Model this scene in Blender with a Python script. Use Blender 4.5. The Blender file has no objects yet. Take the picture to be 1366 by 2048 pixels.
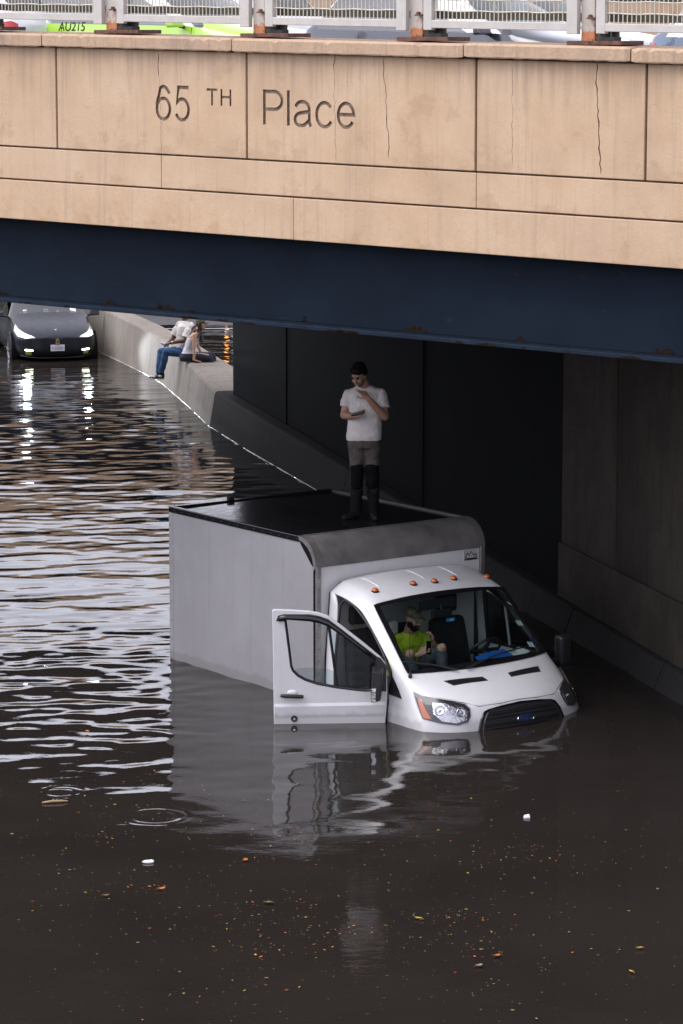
import bpy, bmesh, math, random
import numpy as np
from math import radians, sin, cos, pi, sqrt
from mathutils import Vector, Matrix, Euler, Quaternion
from mathutils.bvhtree import BVHTree

random.seed(7)
rng = np.random.default_rng(11)
S = bpy.context.scene
COL = S.collection

# ------------------------------------------------------------------ camera
cam_d = bpy.data.cameras.new('camera')
cam = bpy.data.objects.new('camera', cam_d)
COL.objects.link(cam)
cam.location = (0, 0, 7.0)
cam.rotation_euler = (radians(90 - 8.941), 0, 0)
cam_d.sensor_fit = 'VERTICAL'
cam_d.sensor_height = 36
cam_d.lens = 36 * 6000 / 2048
cam_d.clip_start = 0.5
cam_d.clip_end = 2000
S.camera = cam
S.render.resolution_x, S.render.resolution_y = 683, 1024

# ------------------------------------------------------------------ light: overcast
SUN_EL, SUN_AZ = 58, 258          # azimuth clockwise from +Y: high, left and a little behind us
W = bpy.data.worlds.new('World')
S.world = W
W.use_nodes = True
nt = W.node_tree
nt.nodes.clear()
sky = nt.nodes.new('ShaderNodeTexSky')
sky.sky_type = 'NISHITA'
sky.sun_disc = False
sky.sun_elevation = radians(SUN_EL)
sky.sun_rotation = radians(SUN_AZ)
sky.air_density = 1.0
sky.dust_density = 1.0
hsv = nt.nodes.new('ShaderNodeHueSaturation')      # a grey cloud sheet takes most of the blue out
hsv.inputs['Saturation'].default_value = 0.10
tint = nt.nodes.new('ShaderNodeMix')
tint.data_type = 'RGBA'
tint.blend_type = 'MULTIPLY'
tint.inputs[0].default_value = 1.0
tint.inputs[7].default_value = (0.965, 0.955, 1.07, 1)
bg = nt.nodes.new('ShaderNodeBackground')
bg.inputs[1].default_value = 0.15
wo = nt.nodes.new('ShaderNodeOutputWorld')
nt.links.new(sky.outputs[0], hsv.inputs['Color'])
nt.links.new(hsv.outputs[0], tint.inputs[6])
nt.links.new(tint.outputs[2], bg.inputs[0])
nt.links.new(bg.outputs[0], wo.inputs[0])

sun_d = bpy.data.lights.new('sun', 'SUN')
sun_d.energy = 0.8
sun_d.angle = radians(40)
sun_d.color = (1.0, 0.96, 0.92)
sun = bpy.data.objects.new('sun', sun_d)
COL.objects.link(sun)
az = radians(SUN_AZ)
sv = Vector((sin(az) * cos(radians(SUN_EL)), cos(az) * cos(radians(SUN_EL)), sin(radians(SUN_EL))))
sun.rotation_euler = (-sv).to_track_quat('-Z', 'Y').to_euler()

S.view_settings.view_transform = 'Standard'
S.view_settings.look = 'None'
S.view_settings.gamma = 1
S.view_settings.exposure = 1.3
S.view_settings.use_curve_mapping = False
S.render.engine = 'CYCLES'
S.cycles.max_bounces = 8
S.cycles.transparent_max_bounces = 12
S.cycles.caustics_reflective = False
S.cycles.caustics_refractive = False
S.cycles.use_denoising = True
S.cycles.sample_clamp_indirect = 5

# ------------------------------------------------------------------ materials
MATS = {}
class NB:
    def __init__(s, name):
        s.m = bpy.data.materials.new(name)
        s.m.use_nodes = True
        s.t = s.m.node_tree
        s.b = s.t.nodes['Principled BSDF']
    def n(s, typ, **kw):
        nd = s.t.nodes.new(typ)
        for k, v in kw.items():
            if k.startswith('i_'):
                key = k[2:]
                key = int(key) if key.isdigit() else key.replace('_', ' ')
                nd.inputs[key].default_value = v
            else:
                setattr(nd, k, v)
        return nd
    def l(s, a, b):
        s.t.links.new(a, b)
    def coord(s, scale=(1, 1, 1), rot=(0, 0, 0)):
        tc = s.n('ShaderNodeTexCoord')
        mp = s.n('ShaderNodeMapping')
        mp.inputs['Scale'].default_value = scale
        mp.inputs['Rotation'].default_value = rot
        s.l(tc.outputs['Object'], mp.inputs[0])
        return mp.outputs[0]
    def noise(s, co, scale, detail=5, rough=0.6, dist=0.0):
        nd = s.n('ShaderNodeTexNoise')
        nd.inputs['Scale'].default_value = scale
        nd.inputs['Detail'].default_value = detail
        nd.inputs['Roughness'].default_value = rough
        nd.inputs['Distortion'].default_value = dist
        s.l(co, nd.inputs['Vector'])
        return nd.outputs['Fac']
    def ramp(s, fac, stops):
        r = s.n('ShaderNodeValToRGB')
        e = r.color_ramp.elements
        while len(e) < len(stops):
            e.new(0.5)
        for k, (p, c) in enumerate(stops):
            e[k].position = p
            e[k].color = (c, c, c, 1) if isinstance(c, (int, float)) else tuple(c) + (1,)
        s.l(fac, r.inputs[0])
        return r.outputs[0]
    def mix(s, fac, a, b, mode='MIX'):
        m = s.n('ShaderNodeMix', data_type='RGBA', blend_type=mode)
        if isinstance(fac, (int, float)):
            m.inputs[0].default_value = fac
        else:
            s.l(fac, m.inputs[0])
        for v, i in ((a, 6), (b, 7)):
            if isinstance(v, (tuple, list)):
                m.inputs[i].default_value = tuple(v) + (1,) if len(v) == 3 else v
            else:
                s.l(v, m.inputs[i])
        return m.outputs[2]
    def bump(s, h, strength=0.3, dist=0.01):
        b = s.n('ShaderNodeBump')
        b.inputs['Strength'].default_value = strength
        b.inputs['Distance'].default_value = dist
        s.l(h, b.inputs['Height'])
        s.l(b.outputs[0], s.b.inputs['Normal'])

def pm(name, col, rough=0.5, var=0.12, scale=8, metal=0.0, bump=0.0, bscale=60, coat=0.0, spec=None, stretch=(1, 1, 1), bdist=0.01):
    """plain procedural material: base colour broken up by noise, with fine relief"""
    if name in MATS:
        return MATS[name]
    nb = NB(name)
    co = nb.coord(stretch)
    f = nb.noise(co, scale)
    lo = tuple(max(0, c * (1 - var)) for c in col)
    hi = tuple(min(1, c * (1 + var)) for c in col)
    c = nb.ramp(f, [(0.3, lo), (0.7, hi)])
    nb.l(c, nb.b.inputs['Base Color'])
    r = nb.ramp(nb.noise(co, scale * 2.3), [(0.25, max(0, rough * 0.8)), (0.75, min(1, rough * 1.2))])
    nb.l(r, nb.b.inputs['Roughness'])
    nb.b.inputs['Metallic'].default_value = metal
    nb.b.inputs['Coat Weight'].default_value = coat
    nb.b.inputs['Coat Roughness'].default_value = 0.05
    if spec is not None:
        nb.b.inputs['Specular IOR Level'].default_value = spec
    if bump:
        nb.bump(nb.noise(co, bscale, 4), bump, bdist)
    MATS[name] = nb.m
    return nb.m

def emit(name, col, strength):
    nb = NB(name)
    nb.b.inputs['Base Color'].default_value = tuple(col) + (1,)
    nb.b.inputs['Emission Color'].default_value = tuple(col) + (1,)
    nb.b.inputs['Emission Strength'].default_value = strength
    return nb.m

def glass(name, tint=(0.9, 0.95, 0.95), rough=0.0, clear=0.9, n=1.5):
    """thin pane: mostly see-through, mirror-like at grazing angles"""
    nb = NB(name)
    t = nb.t
    out = t.nodes['Material Output']
    tr = nb.n('ShaderNodeBsdfTransparent')
    tr.inputs[0].default_value = tuple(c * clear for c in tint) + (1,)
    gl = nb.n('ShaderNodeBsdfGlossy')
    gl.inputs['Roughness'].default_value = rough
    geo = nb.n('ShaderNodeNewGeometry')
    ior = nb.n('ShaderNodeMix', data_type='FLOAT')
    ior.inputs[2].default_value = n
    ior.inputs[3].default_value = 1 / n      # the same mirror strength from either side of a thin pane
    nb.l(geo.outputs['Backfacing'], ior.inputs[0])
    fr = nb.n('ShaderNodeFresnel')
    nb.l(ior.outputs[0], fr.inputs[0])
    mx = nb.n('ShaderNodeMixShader')
    nb.l(fr.outputs[0], mx.inputs[0])
    nb.l(tr.outputs[0], mx.inputs[1])
    nb.l(gl.outputs[0], mx.inputs[2])
    nb.l(mx.outputs[0], out.inputs[0])
    return nb.m

# ------------------------------------------------------------------ mesh helpers
class MB:
    """collects shapes, then links them as ONE mesh object"""
    def __init__(s):
        s.v, s.f, s.mi = [], [], []
        s.m = 0
    def add(s, vs, fs):
        o = len(s.v)
        s.v += [tuple(p) for p in vs]
        for f in fs:
            s.f.append([i + o for i in f])
            s.mi.append(s.m)
        return s
    def box(s, a, b):
        x0, x1 = sorted((a[0], b[0])); y0, y1 = sorted((a[1], b[1])); z0, z1 = sorted((a[2], b[2]))
        vs = [(x0, y0, z0), (x1, y0, z0), (x1, y1, z0), (x0, y1, z0), (x0, y0, z1), (x1, y0, z1), (x1, y1, z1), (x0, y1, z1)]
        return s.add(vs, [(3, 2, 1, 0), (4, 5, 6, 7), (0, 1, 5, 4), (1, 2, 6, 5), (2, 3, 7, 6), (3, 0, 4, 7)])
    def hexa(s, p):
        """8 corners: 4 bottom (ccw from above), 4 top"""
        return s.add(p, [(3, 2, 1, 0), (4, 5, 6, 7), (0, 1, 5, 4), (1, 2, 6, 5), (2, 3, 7, 6), (3, 0, 4, 7)])
    def prism(s, poly, vec):
        """planar polygon (3-D points) extruded along vec"""
        n = len(poly)
        vec = Vector(vec)
        vs = [Vector(p) for p in poly] + [Vector(p) + vec for p in poly]
        fs = [tuple(range(n - 1, -1, -1)), tuple(range(n, 2 * n))]
        fs += [(i, (i + 1) % n, n + (i + 1) % n, n + i) for i in range(n)]
        return s.add(vs, fs)
    def tube(s, pts, r, n=8, cap=True):
        pts = [Vector(p) for p in pts]
        rs = r if isinstance(r, (list, tuple)) else [r] * len(pts)
        vs, fs = [], []
        up = Vector((0, 0, 1))
        for k, p in enumerate(pts):
            d = (pts[min(k + 1, len(pts) - 1)] - pts[max(k - 1, 0)]).normalized()
            a = d.cross(up)
            if a.length < 1e-3:
                a = d.cross(Vector((1, 0, 0)))
            a.normalize()
            b = d.cross(a)
            for i in range(n):
                t = 2 * pi * i / n
                vs.append(p + (a * cos(t) + b * sin(t)) * rs[k])
        for k in range(len(pts) - 1):
            for i in range(n):
                j = (i + 1) % n
                fs.append((k * n + i, k * n + j, (k + 1) * n + j, (k + 1) * n + i))
        if cap:
            fs.append(tuple(range(n - 1, -1, -1)))
            fs.append(tuple(range((len(pts) - 1) * n, len(pts) * n)))
        return s.add(vs, fs)
    def lathe(s, prof, n=24, axis='Z', at=(0, 0, 0)):
        """profile (radius, height) turned about an axis"""
        vs, fs = [], []
        for r, h in prof:
            for i in range(n):
                t = 2 * pi * i / n
                q = (r * cos(t), r * sin(t), h)
                if axis == 'Y':
                    q = (q[0], q[2], q[1])
                elif axis == 'X':
                    q = (q[2], q[0], q[1])
                vs.append((q[0] + at[0], q[1] + at[1], q[2] + at[2]))
        for k in range(len(prof) - 1):
            for i in range(n):
                j = (i + 1) % n
                fs.append((k * n + i, k * n + j, (k + 1) * n + j, (k + 1) * n + i))
        return s.add(vs, fs)
    def ball(s, c, r, n=10, m=7):
        rr = r if isinstance(r, (tuple, list)) else (r, r, r)
        vs, fs = [], []
        for k in range(1, m):
            ph = pi * k / m
            for i in range(n):
                t = 2 * pi * i / n
                vs.append((c[0] + rr[0] * sin(ph) * cos(t), c[1] + rr[1] * sin(ph) * sin(t), c[2] + rr[2] * cos(ph)))
        a = len(vs)
        vs += [(c[0], c[1], c[2] + rr[2]), (c[0], c[1], c[2] - rr[2])]
        for k in range(m - 2):
            for i in range(n):
                j = (i + 1) % n
                fs.append((k * n + i, (k + 1) * n + i, (k + 1) * n + j, k * n + j))
        for i in range(n):
            j = (i + 1) % n
            fs.append((a, i, j))
            fs.append((a + 1, (m - 2) * n + j, (m - 2) * n + i))
        return s.add(vs, fs)
    def grid(s, rows):
        n = len(rows[0])
        vs = [p for r in rows for p in r]
        fs = [(i * n + j, i * n + j + 1, (i + 1) * n + j + 1, (i + 1) * n + j) for i in range(len(rows) - 1) for j in range(n - 1)]
        return s.add(vs, fs)
    def mesh(s, name):
        me = bpy.data.meshes.new(name)
        me.from_pydata([tuple(p) for p in s.v], [], s.f)
        me.polygons.foreach_set('material_index', s.mi)
        me.update()
        return me
    def build(s, name, mat, parent=None, smooth=False, bevel=0.0, fix=True):
        me = s.mesh(name)
        if fix:
            bm = bmesh.new(); bm.from_mesh(me)
            bmesh.ops.recalc_face_normals(bm, faces=bm.faces)
            bm.to_mesh(me); bm.free()
        return link(name, me, mat, parent, smooth, bevel)

def link(name, me, mat, parent=None, smooth=False, bevel=0.0):
    for m in (mat if isinstance(mat, (list, tuple)) else [mat]):
        me.materials.append(m)
    o = bpy.data.objects.new(name, me)
    COL.objects.link(o)
    if parent:
        o.parent = parent
    if smooth:
        me.polygons.foreach_set('use_smooth', [True] * len(me.polygons))
        if smooth != True:
            me.set_sharp_from_angle(angle=radians(smooth))
    if bevel:
        b = o.modifiers.new('bevel', 'BEVEL')
        b.width = bevel; b.segments = 2; b.limit_method = 'ANGLE'; b.angle_limit = radians(40)
        b.harden_normals = False
    return o

def tag(o, label=None, cat=None, group=None, kind=None):
    if label: o['label'] = label
    if cat: o['category'] = cat
    if group: o['group'] = group
    if kind: o['kind'] = kind
    return o

def empty(name, loc, rz=0.0):
    e = bpy.data.objects.new(name, None)
    e.empty_display_size = 0.2
    COL.objects.link(e)
    e.location = loc
    e.rotation_euler = (0, 0, rz)
    return e

def bake(o):
    """apply the modifiers of o into its mesh"""
    dg = bpy.context.evaluated_depsgraph_get()
    dg.update()
    me = bpy.data.meshes.new_from_object(o.evaluated_get(dg))
    o.modifiers.clear()
    old = o.data
    o.data = me
    me.name = o.name
    bpy.data.meshes.remove(old)
    return o

def copy_tree(o, parent=None):
    c = o.copy()
    COL.objects.link(c)
    c.parent = parent
    for ch in list(o.children):
        copy_tree(ch, c)
    return c

def split_mats(mesh, k):
    """faces of material index k as a mesh of their own"""
    bm = bmesh.new(); bm.from_mesh(mesh)
    bmesh.ops.delete(bm, geom=[f for f in bm.faces if f.material_index != k], context='FACES')
    for f in bm.faces:
        f.material_index = 0
    me = bpy.data.meshes.new('split')
    bm.to_mesh(me); bm.free()
    return me

def subdiv(mb, levels=2, crease=()):
    """Catmull-Clark of a cage; crease: dict {(i,j):w}; returns a mesh with material indices kept"""
    me = mb.mesh('cage')
    bm = bmesh.new(); bm.from_mesh(me)
    bmesh.ops.remove_doubles(bm, verts=bm.verts, dist=1e-5)
    bmesh.ops.recalc_face_normals(bm, faces=bm.faces)
    bm.to_mesh(me); bm.free()
    return me

def drape(name, ring, d, bvh, mat, parent, off=0.006, thick=0.0, res=0.03, rings=(1, .8, .6, .4, .2), smooth=True):
    """an outline laid onto the surface in bvh along direction d, standing off mm proud of it"""
    d = Vector(d).normalized()
    pts = []
    n = len(ring)
    for i in range(n):
        a, b = Vector(ring[i]), Vector(ring[(i + 1) % n])
        k = max(1, int((b - a).length / res))
        pts += [a.lerp(b, t / k) for t in range(k)]
    c = sum(pts, Vector()) / len(pts)
    def hit(p):
        h, nn, _, _ = bvh.ray_cast(p - d * 1.5, d)
        if h is None:
            h, nn, _, _ = bvh.find_nearest(p)
        if nn.dot(d) > 0:
            nn = -nn
        return h + nn * off, nn
    mb = MB()
    rows = []
    for f in rings:
        rows.append([hit(c.lerp(p, f))[0] for p in pts])
    skirt = [hit(p)[0] - hit(p)[1] * (off + 0.004) for p in pts]
    N = len(pts)
    vs = skirt + [p for r in rows for p in r] + [hit(c)[0]]
    fs = []
    for k in range(len(rows)):
        for i in range(N):
            j = (i + 1) % N
            fs.append((k * N + i, k * N + j, (k + 1) * N + j, (k + 1) * N + i))
    last = len(rows) * N
    for i in range(N):
        fs.append((last + i, last + (i + 1) % N, len(vs) - 1))
    mb.add(vs, fs)
    return mb.build(name, mat, parent, smooth=(30 if smooth else False))

def subsurf(mb, levels=2, creases=None, vcrease=None):
    """Catmull-Clark surface of a cage, material indices kept; creases: list of ((p),(q),w) edges"""
    me = mb.mesh('cage')
    bm = bmesh.new(); bm.from_mesh(me)
    bmesh.ops.remove_doubles(bm, verts=bm.verts, dist=1e-5)
    bmesh.ops.recalc_face_normals(bm, faces=bm.faces)
    if creases:
        lay = bm.edges.layers.float.get('crease_edge') or bm.edges.layers.float.new('crease_edge')
        for e in bm.edges:
            w = creases(e.verts[0].co, e.verts[1].co)
            if w:
                e[lay] = w
    if vcrease:
        vl = bm.verts.layers.float.get('crease_vert') or bm.verts.layers.float.new('crease_vert')
        for v in bm.verts:
            w = vcrease(v.co)
            if w:
                v[vl] = w
    bm.to_mesh(me); bm.free()
    o = bpy.data.objects.new('cage', me); COL.objects.link(o)
    m = o.modifiers.new('s', 'SUBSURF'); m.levels = levels; m.render_levels = levels
    for k in range(8):
        me.materials.append(None)
    dg = bpy.context.evaluated_depsgraph_get(); dg.update()
    r = bpy.data.meshes.new_from_object(o.evaluated_get(dg))
    bpy.data.objects.remove(o)
    return r

# ------------------------------------------------------------------ setting: water, road, ground
def water_material():
    nb = NB('flood_water')
    co = nb.coord()
    f = nb.noise(co, 0.5, 3)
    c = nb.ramp(f, [(0.35, (0.0195, 0.0160, 0.0138)), (0.7, (0.0245, 0.0200, 0.0172))])
    nb.l(c, nb.b.inputs['Base Color'])
    nb.b.inputs['Roughness'].default_value = 0.03
    nb.b.inputs['IOR'].default_value = 1.333
    nb.bump(nb.noise(nb.coord((1, 1.5, 1)), 6.5, 3, 0.55), 0.18, 0.006)
    return nb.m

def build_water():
    xs = np.concatenate([[-160, -90, -50, -30, -18], np.arange(-10, -3.0, 0.05), np.arange(-3.0, -1.3, 0.02), np.arange(-1.3, 7.001, 0.05), [10, 16, 26, 45, 90, 160]])
    ys = np.concatenate([[-60, -30, -10, 4, 10], np.arange(16, 26.2, 0.05), np.arange(26.2, 27.9, 0.02), np.arange(27.9, 40, 0.05), np.arange(40, 76.0, 0.065), [78, 84, 100, 140]])
    xs = np.unique(np.round(xs, 3)); ys = np.unique(np.round(ys, 3))
    ys = ys[np.concatenate([[True], np.diff(ys) > .008])]; xs = xs[np.concatenate([[True], np.diff(xs) > .008])]
    X, Y = np.meshgrid(xs, ys)
    Z = np.zeros_like(X)
    r = np.random.default_rng(5)
    # long, mid and short ripples running mostly along the road
    def waves(n, l0, l1, spread, main, slope):
        z = np.zeros_like(X)
        for _ in range(n):
            lam = np.exp(r.uniform(np.log(l0), np.log(l1)))
            th = main + r.normal(0, spread)
            k = 2 * pi / lam
            a = slope * lam / (2 * pi) * sqrt(2.0 / n)
            z += a * np.sin(k * (X * cos(th) + Y * sin(th)) + r.uniform(0, 2 * pi))
        return z
    A = waves(70, 0.22, 0.55, 0.46, radians(99), 0.023) + waves(24, 0.5, 1.2, 0.36, radians(95), 0.014)
    Bv = waves(26, 0.9, 2.6, 0.6, radians(80), 0.010)
    Cv = waves(40, 0.30, 0.95, 0.55, radians(97), 0.0125)
    # where it is choppy: left of the truck and under the bridge; calm in the foreground and in the lee of the truck
    def sm(v, a, b):
        t = np.clip((v - a) / (b - a), 0, 1)
        return t * t * (3 - 2 * t)
    line = -0.33 - (Y - 31) * 0.52          # past the left side of the truck
    left = 1 - sm(X - np.where(Y < 33.5, -1.6 + (Y - 30) * 0.12, -0.1), -0.3, 0.9)
    near = sm(Y, 23.5, 30.0)
    far = 1 - 0.2 * sm(Y, 52, 66)
    amp = (0.03 + 0.97 * left * near) * far
    amp = np.where((Y > 36), np.maximum(amp, 0.5 * far), amp)
    patch = 0.75 + 0.35 * np.sin(X * 0.9 + 1.1) * np.sin(Y * 0.55 + X * .3)
    Z = A * amp * patch * (1 + .9 * (1 - sm(Y, 31, 37))) + Bv * (0.35 + 0.65 * near) + Cv * (0.10 + 1.15 * sm(Y, 24.3, 28.5))
    edge = sm(X, -10, -9) * (1 - sm(X, 6, 7)) * sm(Y, 16, 17.5) * (1 - sm(Y, 73, 75.5))
    Z *= edge
    # rings of two rain drops
    for (cx, cy, R, a) in ((-1.69, 26.62, 0.25, 0.0022), (-2.66, 27.45, 0.13, 0.0015), (-2.62, 27.55, 0.21, 0.001)):
        d = np.hypot(X - cx, Y - cy)
        Z += a * np.cos((d - R) * 2 * pi / 0.095) * np.exp(-((d - R) / 0.07) ** 2)
    ny, nx = X.shape
    me = bpy.data.meshes.new('water')
    me.vertices.add(nx * ny)
    me.vertices.foreach_set('co', np.stack([X, Y, Z], -1).ravel())
    i = (np.arange(ny - 1)[:, None] * nx + np.arange(nx - 1)[None, :]).ravel()
    q = np.stack([i, i + 1, i + nx + 1, i + nx], -1)
    me.loops.add(q.size); me.loops.foreach_set('vertex_index', q.ravel().astype(np.int32))
    me.polygons.add(len(q)); me.polygons.foreach_set('loop_start', (np.arange(len(q)) * 4).astype(np.int32))
    me.polygons.foreach_set('use_smooth', np.ones(len(q), bool))
    me.update(calc_edges=True)
    tag(link('water', me, water_material()), kind='structure')
build_water()

M_asphalt = pm('asphalt', (0.075, 0.073, 0.075), 0.55, 0.25, 1.2, bump=0.4, bscale=90)
M_ground = pm('ground', (0.11, 0.10, 0.085), 0.9, 0.3, 0.4, bump=0.4, bscale=6)
mb = MB(); mb.box((-300, -120, -2.2), (300, 400, -1.4))
tag(mb.build('ground', M_ground), kind='structure')
mb = MB()   # the carriageway: drowned near us, rising out of the water beyond
prof = [(-60, -1.0), (20, -0.95), (34, -0.9), (50, -0.55), (62, -0.28), (72, -0.06), (76, 0.04), (90, 0.55), (120, 1.4), (200, 3.0)]
mb.grid([[(-60, y, z), (-30, y, z), (0, y, z), (30, y, z), (60, y, z)] for y, z in prof])
tag(mb.build('road', M_asphalt), kind='structure')

# ------------------------------------------------------------------ barrier and walls
M_barrier = None
def concrete(name, base, dark, streak=0.5, scale=3.0, bump=0.35, rough=0.85, blotch=(0.45, 0.7), spec=0.3):
    nb = NB(name)
    co = nb.coord()
    cs = nb.coord((6, 6, 0.5))
    big = nb.noise(co, scale * .35, 5, 0.65, 0.3)
    fine = nb.noise(co, scale * 9, 6, 0.7)
    st = nb.noise(cs, scale * .6, 4, 0.6)
    c = nb.ramp(fine, [(0.3, tuple(x * .88 for x in base)), (0.7, tuple(min(1, x * 1.08) for x in base))])
    m1 = nb.ramp(big, [(blotch[0], 0.0), (blotch[1], 0.75)])
    c = nb.mix(m1, c, tuple(b * .55 + d * .45 for b, d in zip(base, dark)))
    m2 = nb.ramp(st, [(0.5, 0.0), (0.8, streak)])
    c = nb.mix(m2, c, dark)
    nb.l(c, nb.b.inputs['Base Color'])
    nb.b.inputs['Roughness'].default_value = rough
    nb.b.inputs['Specular IOR Level'].default_value = spec
    nb.bump(fine, bump, 0.01)
    return nb.m
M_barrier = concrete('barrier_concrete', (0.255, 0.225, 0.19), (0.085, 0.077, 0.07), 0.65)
M_pier = concrete('dark_concrete', (0.0062, 0.0066, 0.0088), (0.0032, 0.0034, 0.0045), 0.7, 1.2, spec=.04)
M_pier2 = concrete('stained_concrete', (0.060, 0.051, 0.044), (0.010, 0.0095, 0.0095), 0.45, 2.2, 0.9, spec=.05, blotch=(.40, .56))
M_plinth = concrete('rough_concrete', (0.062, 0.052, 0.043), (0.012, 0.011, 0.010), 0.35, 5.0, 1.0, spec=.1, blotch=(.38, .55))

#        base front x, y      top z   top width
BAR = [(-9.8, 82.0, 1.35, .38), (-5.525, 68.03, 0.98, .38), (-4.465, 64.41, 0.93, .40), (-3.705, 61.6, 0.86, .48),
       (-2.95, 57.6, 0.74, .75), (-2.42, 54.6, 0.65, .72), (-1.578, 51.2, 0.62, .5), (-0.418, 46.83, 0.55, .46), (0.932, 41.6, 0.45, .45),
       (2.282, 36.455, 0.34, .45), (2.728, 34.765, 0.31, .45), (3.631, 31.186, 0.27, .45), (5.3, 24.7, 0.22, .45), (6.6, 19.6, 0.2, .45)]
def bar_sections():
    out = []
    for k, (x, y, z, w) in enumerate(BAR):
        a = Vector(BAR[max(k - 1, 0)][:2]); b = Vector(BAR[min(k + 1, len(BAR) - 1)][:2])
        t = (b - a).normalized()
        n = Vector((-t.y, t.x))           # towards the far carriageway (right, behind)
        if n.x < 0: n = -n
        p = Vector((x, y))
        def q(o, zz):
            s = p + n * o
            return (s.x, s.y, zz)
        out.append([q(-.10, -1.2), q(-.02, -.12), q(0.0, 0.0), q(.10, z - .05), q(.125, z - .012), q(.16, z), q(.14 + w, z), q(.17 + w, z - .02), q(.22 + w, -1.2)])
    return out
bs = bar_sections()
barrier = empty('concrete_barrier', (0, 0, 0))
tag(barrier, 'long grey concrete barrier wall between the flooded carriageways, with two people sitting on it', 'barrier')
# cast in lengths: each is a piece of its own with a small joint
M_barrier2 = concrete('dark_barrier', (0.026, 0.024, 0.024), (0.010, 0.0095, 0.0095), 0.6, spec=.1)  # a much darker tone for the lengths nearer the camera
def bar_piece(i0, f0, i1, f1, m=None):
    def sec(i, f):
        return [Vector(a).lerp(Vector(b), f) for a, b in zip(bs[i], bs[i + 1])] if f else [Vector(a) for a in bs[i]]
    rows = [sec(i0, f0)] + [[Vector(a) for a in bs[i]] for i in range(i0 + 1, i1 + 1 if f1 else i1)] + [sec(i1, f1)] if True else None
    # refine
    mb = MB()
    mb.grid(rows)
    n = len(rows[0])
    N = len(rows)
    mb.f.append(list(range(n))); mb.mi.append(0)
    mb.f.append(list(range((N - 1) * n, N * n))[::-1]); mb.mi.append(0)
    return mb.build('barrier_length', m or M_barrier, barrier)
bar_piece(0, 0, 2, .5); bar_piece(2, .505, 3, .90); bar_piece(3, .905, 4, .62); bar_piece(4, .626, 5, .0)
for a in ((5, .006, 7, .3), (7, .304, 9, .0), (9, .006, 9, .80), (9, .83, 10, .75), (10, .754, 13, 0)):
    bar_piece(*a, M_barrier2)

# pier wall behind the barrier, under the bridge
PD = Vector((0.2475, -0.9689, 0)); PN = Vector((-0.9689, -0.2475, 0))     # along the road towards us; out of the wall
P0 = Vector((-1.96, 54.2, 0))
pier = empty('bridge_pier_wall', P0, math.atan2(PD.y, PD.x))
tag(pier, 'dark concrete pier wall holding up the bridge on the right, behind the truck', 'wall')
# local: x along the road towards us, y to the right of that (into the lane: -y?), z up
def pier_box(name, x0, x1, y0, y1, z0, z1, m, bev=0.012):
    mb = MB(); mb.box((x0, y0, z0), (x1, y1, z1))
    return mb.build(name, m, pier, bevel=bev)
cuts = [0, 4.2, 8.6, 12.6, 16.0, 18.82, 20.76, 24.1, 28, 33]
for k in range(len(cuts) - 1):
    pr = 0.0 if k % 2 else 0.012
    if k == 5: pr = .03
    pier_box('wall_panel', cuts[k] + .004, cuts[k + 1] - .004, -pr, 1.4, -1.2, 5.6, M_pier if k < 5 else M_pier2)  # the far panels take a much darker concrete than the near ones
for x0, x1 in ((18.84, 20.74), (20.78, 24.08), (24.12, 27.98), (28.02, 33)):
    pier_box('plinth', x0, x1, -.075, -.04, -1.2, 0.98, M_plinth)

# a pale strip standing in for the sky's glint at the barrier's waterline
glint = MB()
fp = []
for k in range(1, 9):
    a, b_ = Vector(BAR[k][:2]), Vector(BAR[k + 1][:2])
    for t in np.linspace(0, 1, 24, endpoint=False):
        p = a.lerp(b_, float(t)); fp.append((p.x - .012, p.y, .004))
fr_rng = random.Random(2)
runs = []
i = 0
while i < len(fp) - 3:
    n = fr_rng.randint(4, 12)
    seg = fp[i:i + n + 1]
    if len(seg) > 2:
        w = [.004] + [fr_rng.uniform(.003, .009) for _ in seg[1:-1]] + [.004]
        glint.tube(seg, w, 6)
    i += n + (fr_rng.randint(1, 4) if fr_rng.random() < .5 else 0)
tag(glint.build('glint_line', pm('glint', (.72, .72, .74), .25, .08, 20), None, smooth=True), kind='stuff')
mb = MB()  # unseen dark bank added to keep bright sky out of the water's reflection
rr_ = random.Random(9)
mb.grid([[(x, 170 + j * 9 + rr_.uniform(-2, 2), (-2, 7, 10.5, 12, 10)[j] + rr_.uniform(-1, 1.2) * (j > 0)) for x in range(-140, 141, 7)] for j in range(5)])
tag(mb.build('reflection_backdrop', pm('dark_backdrop', (.035, .045, .028), .95, .5, .6, bump=.6, bscale=2), None, smooth=True), kind='structure')

# ------------------------------------------------------------------ the road bridge over us
BA = math.atan2(-cos(radians(52.7)), sin(radians(52.7)))
G = -0.019                                   # it falls a little to the right
BW = 16.0
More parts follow.
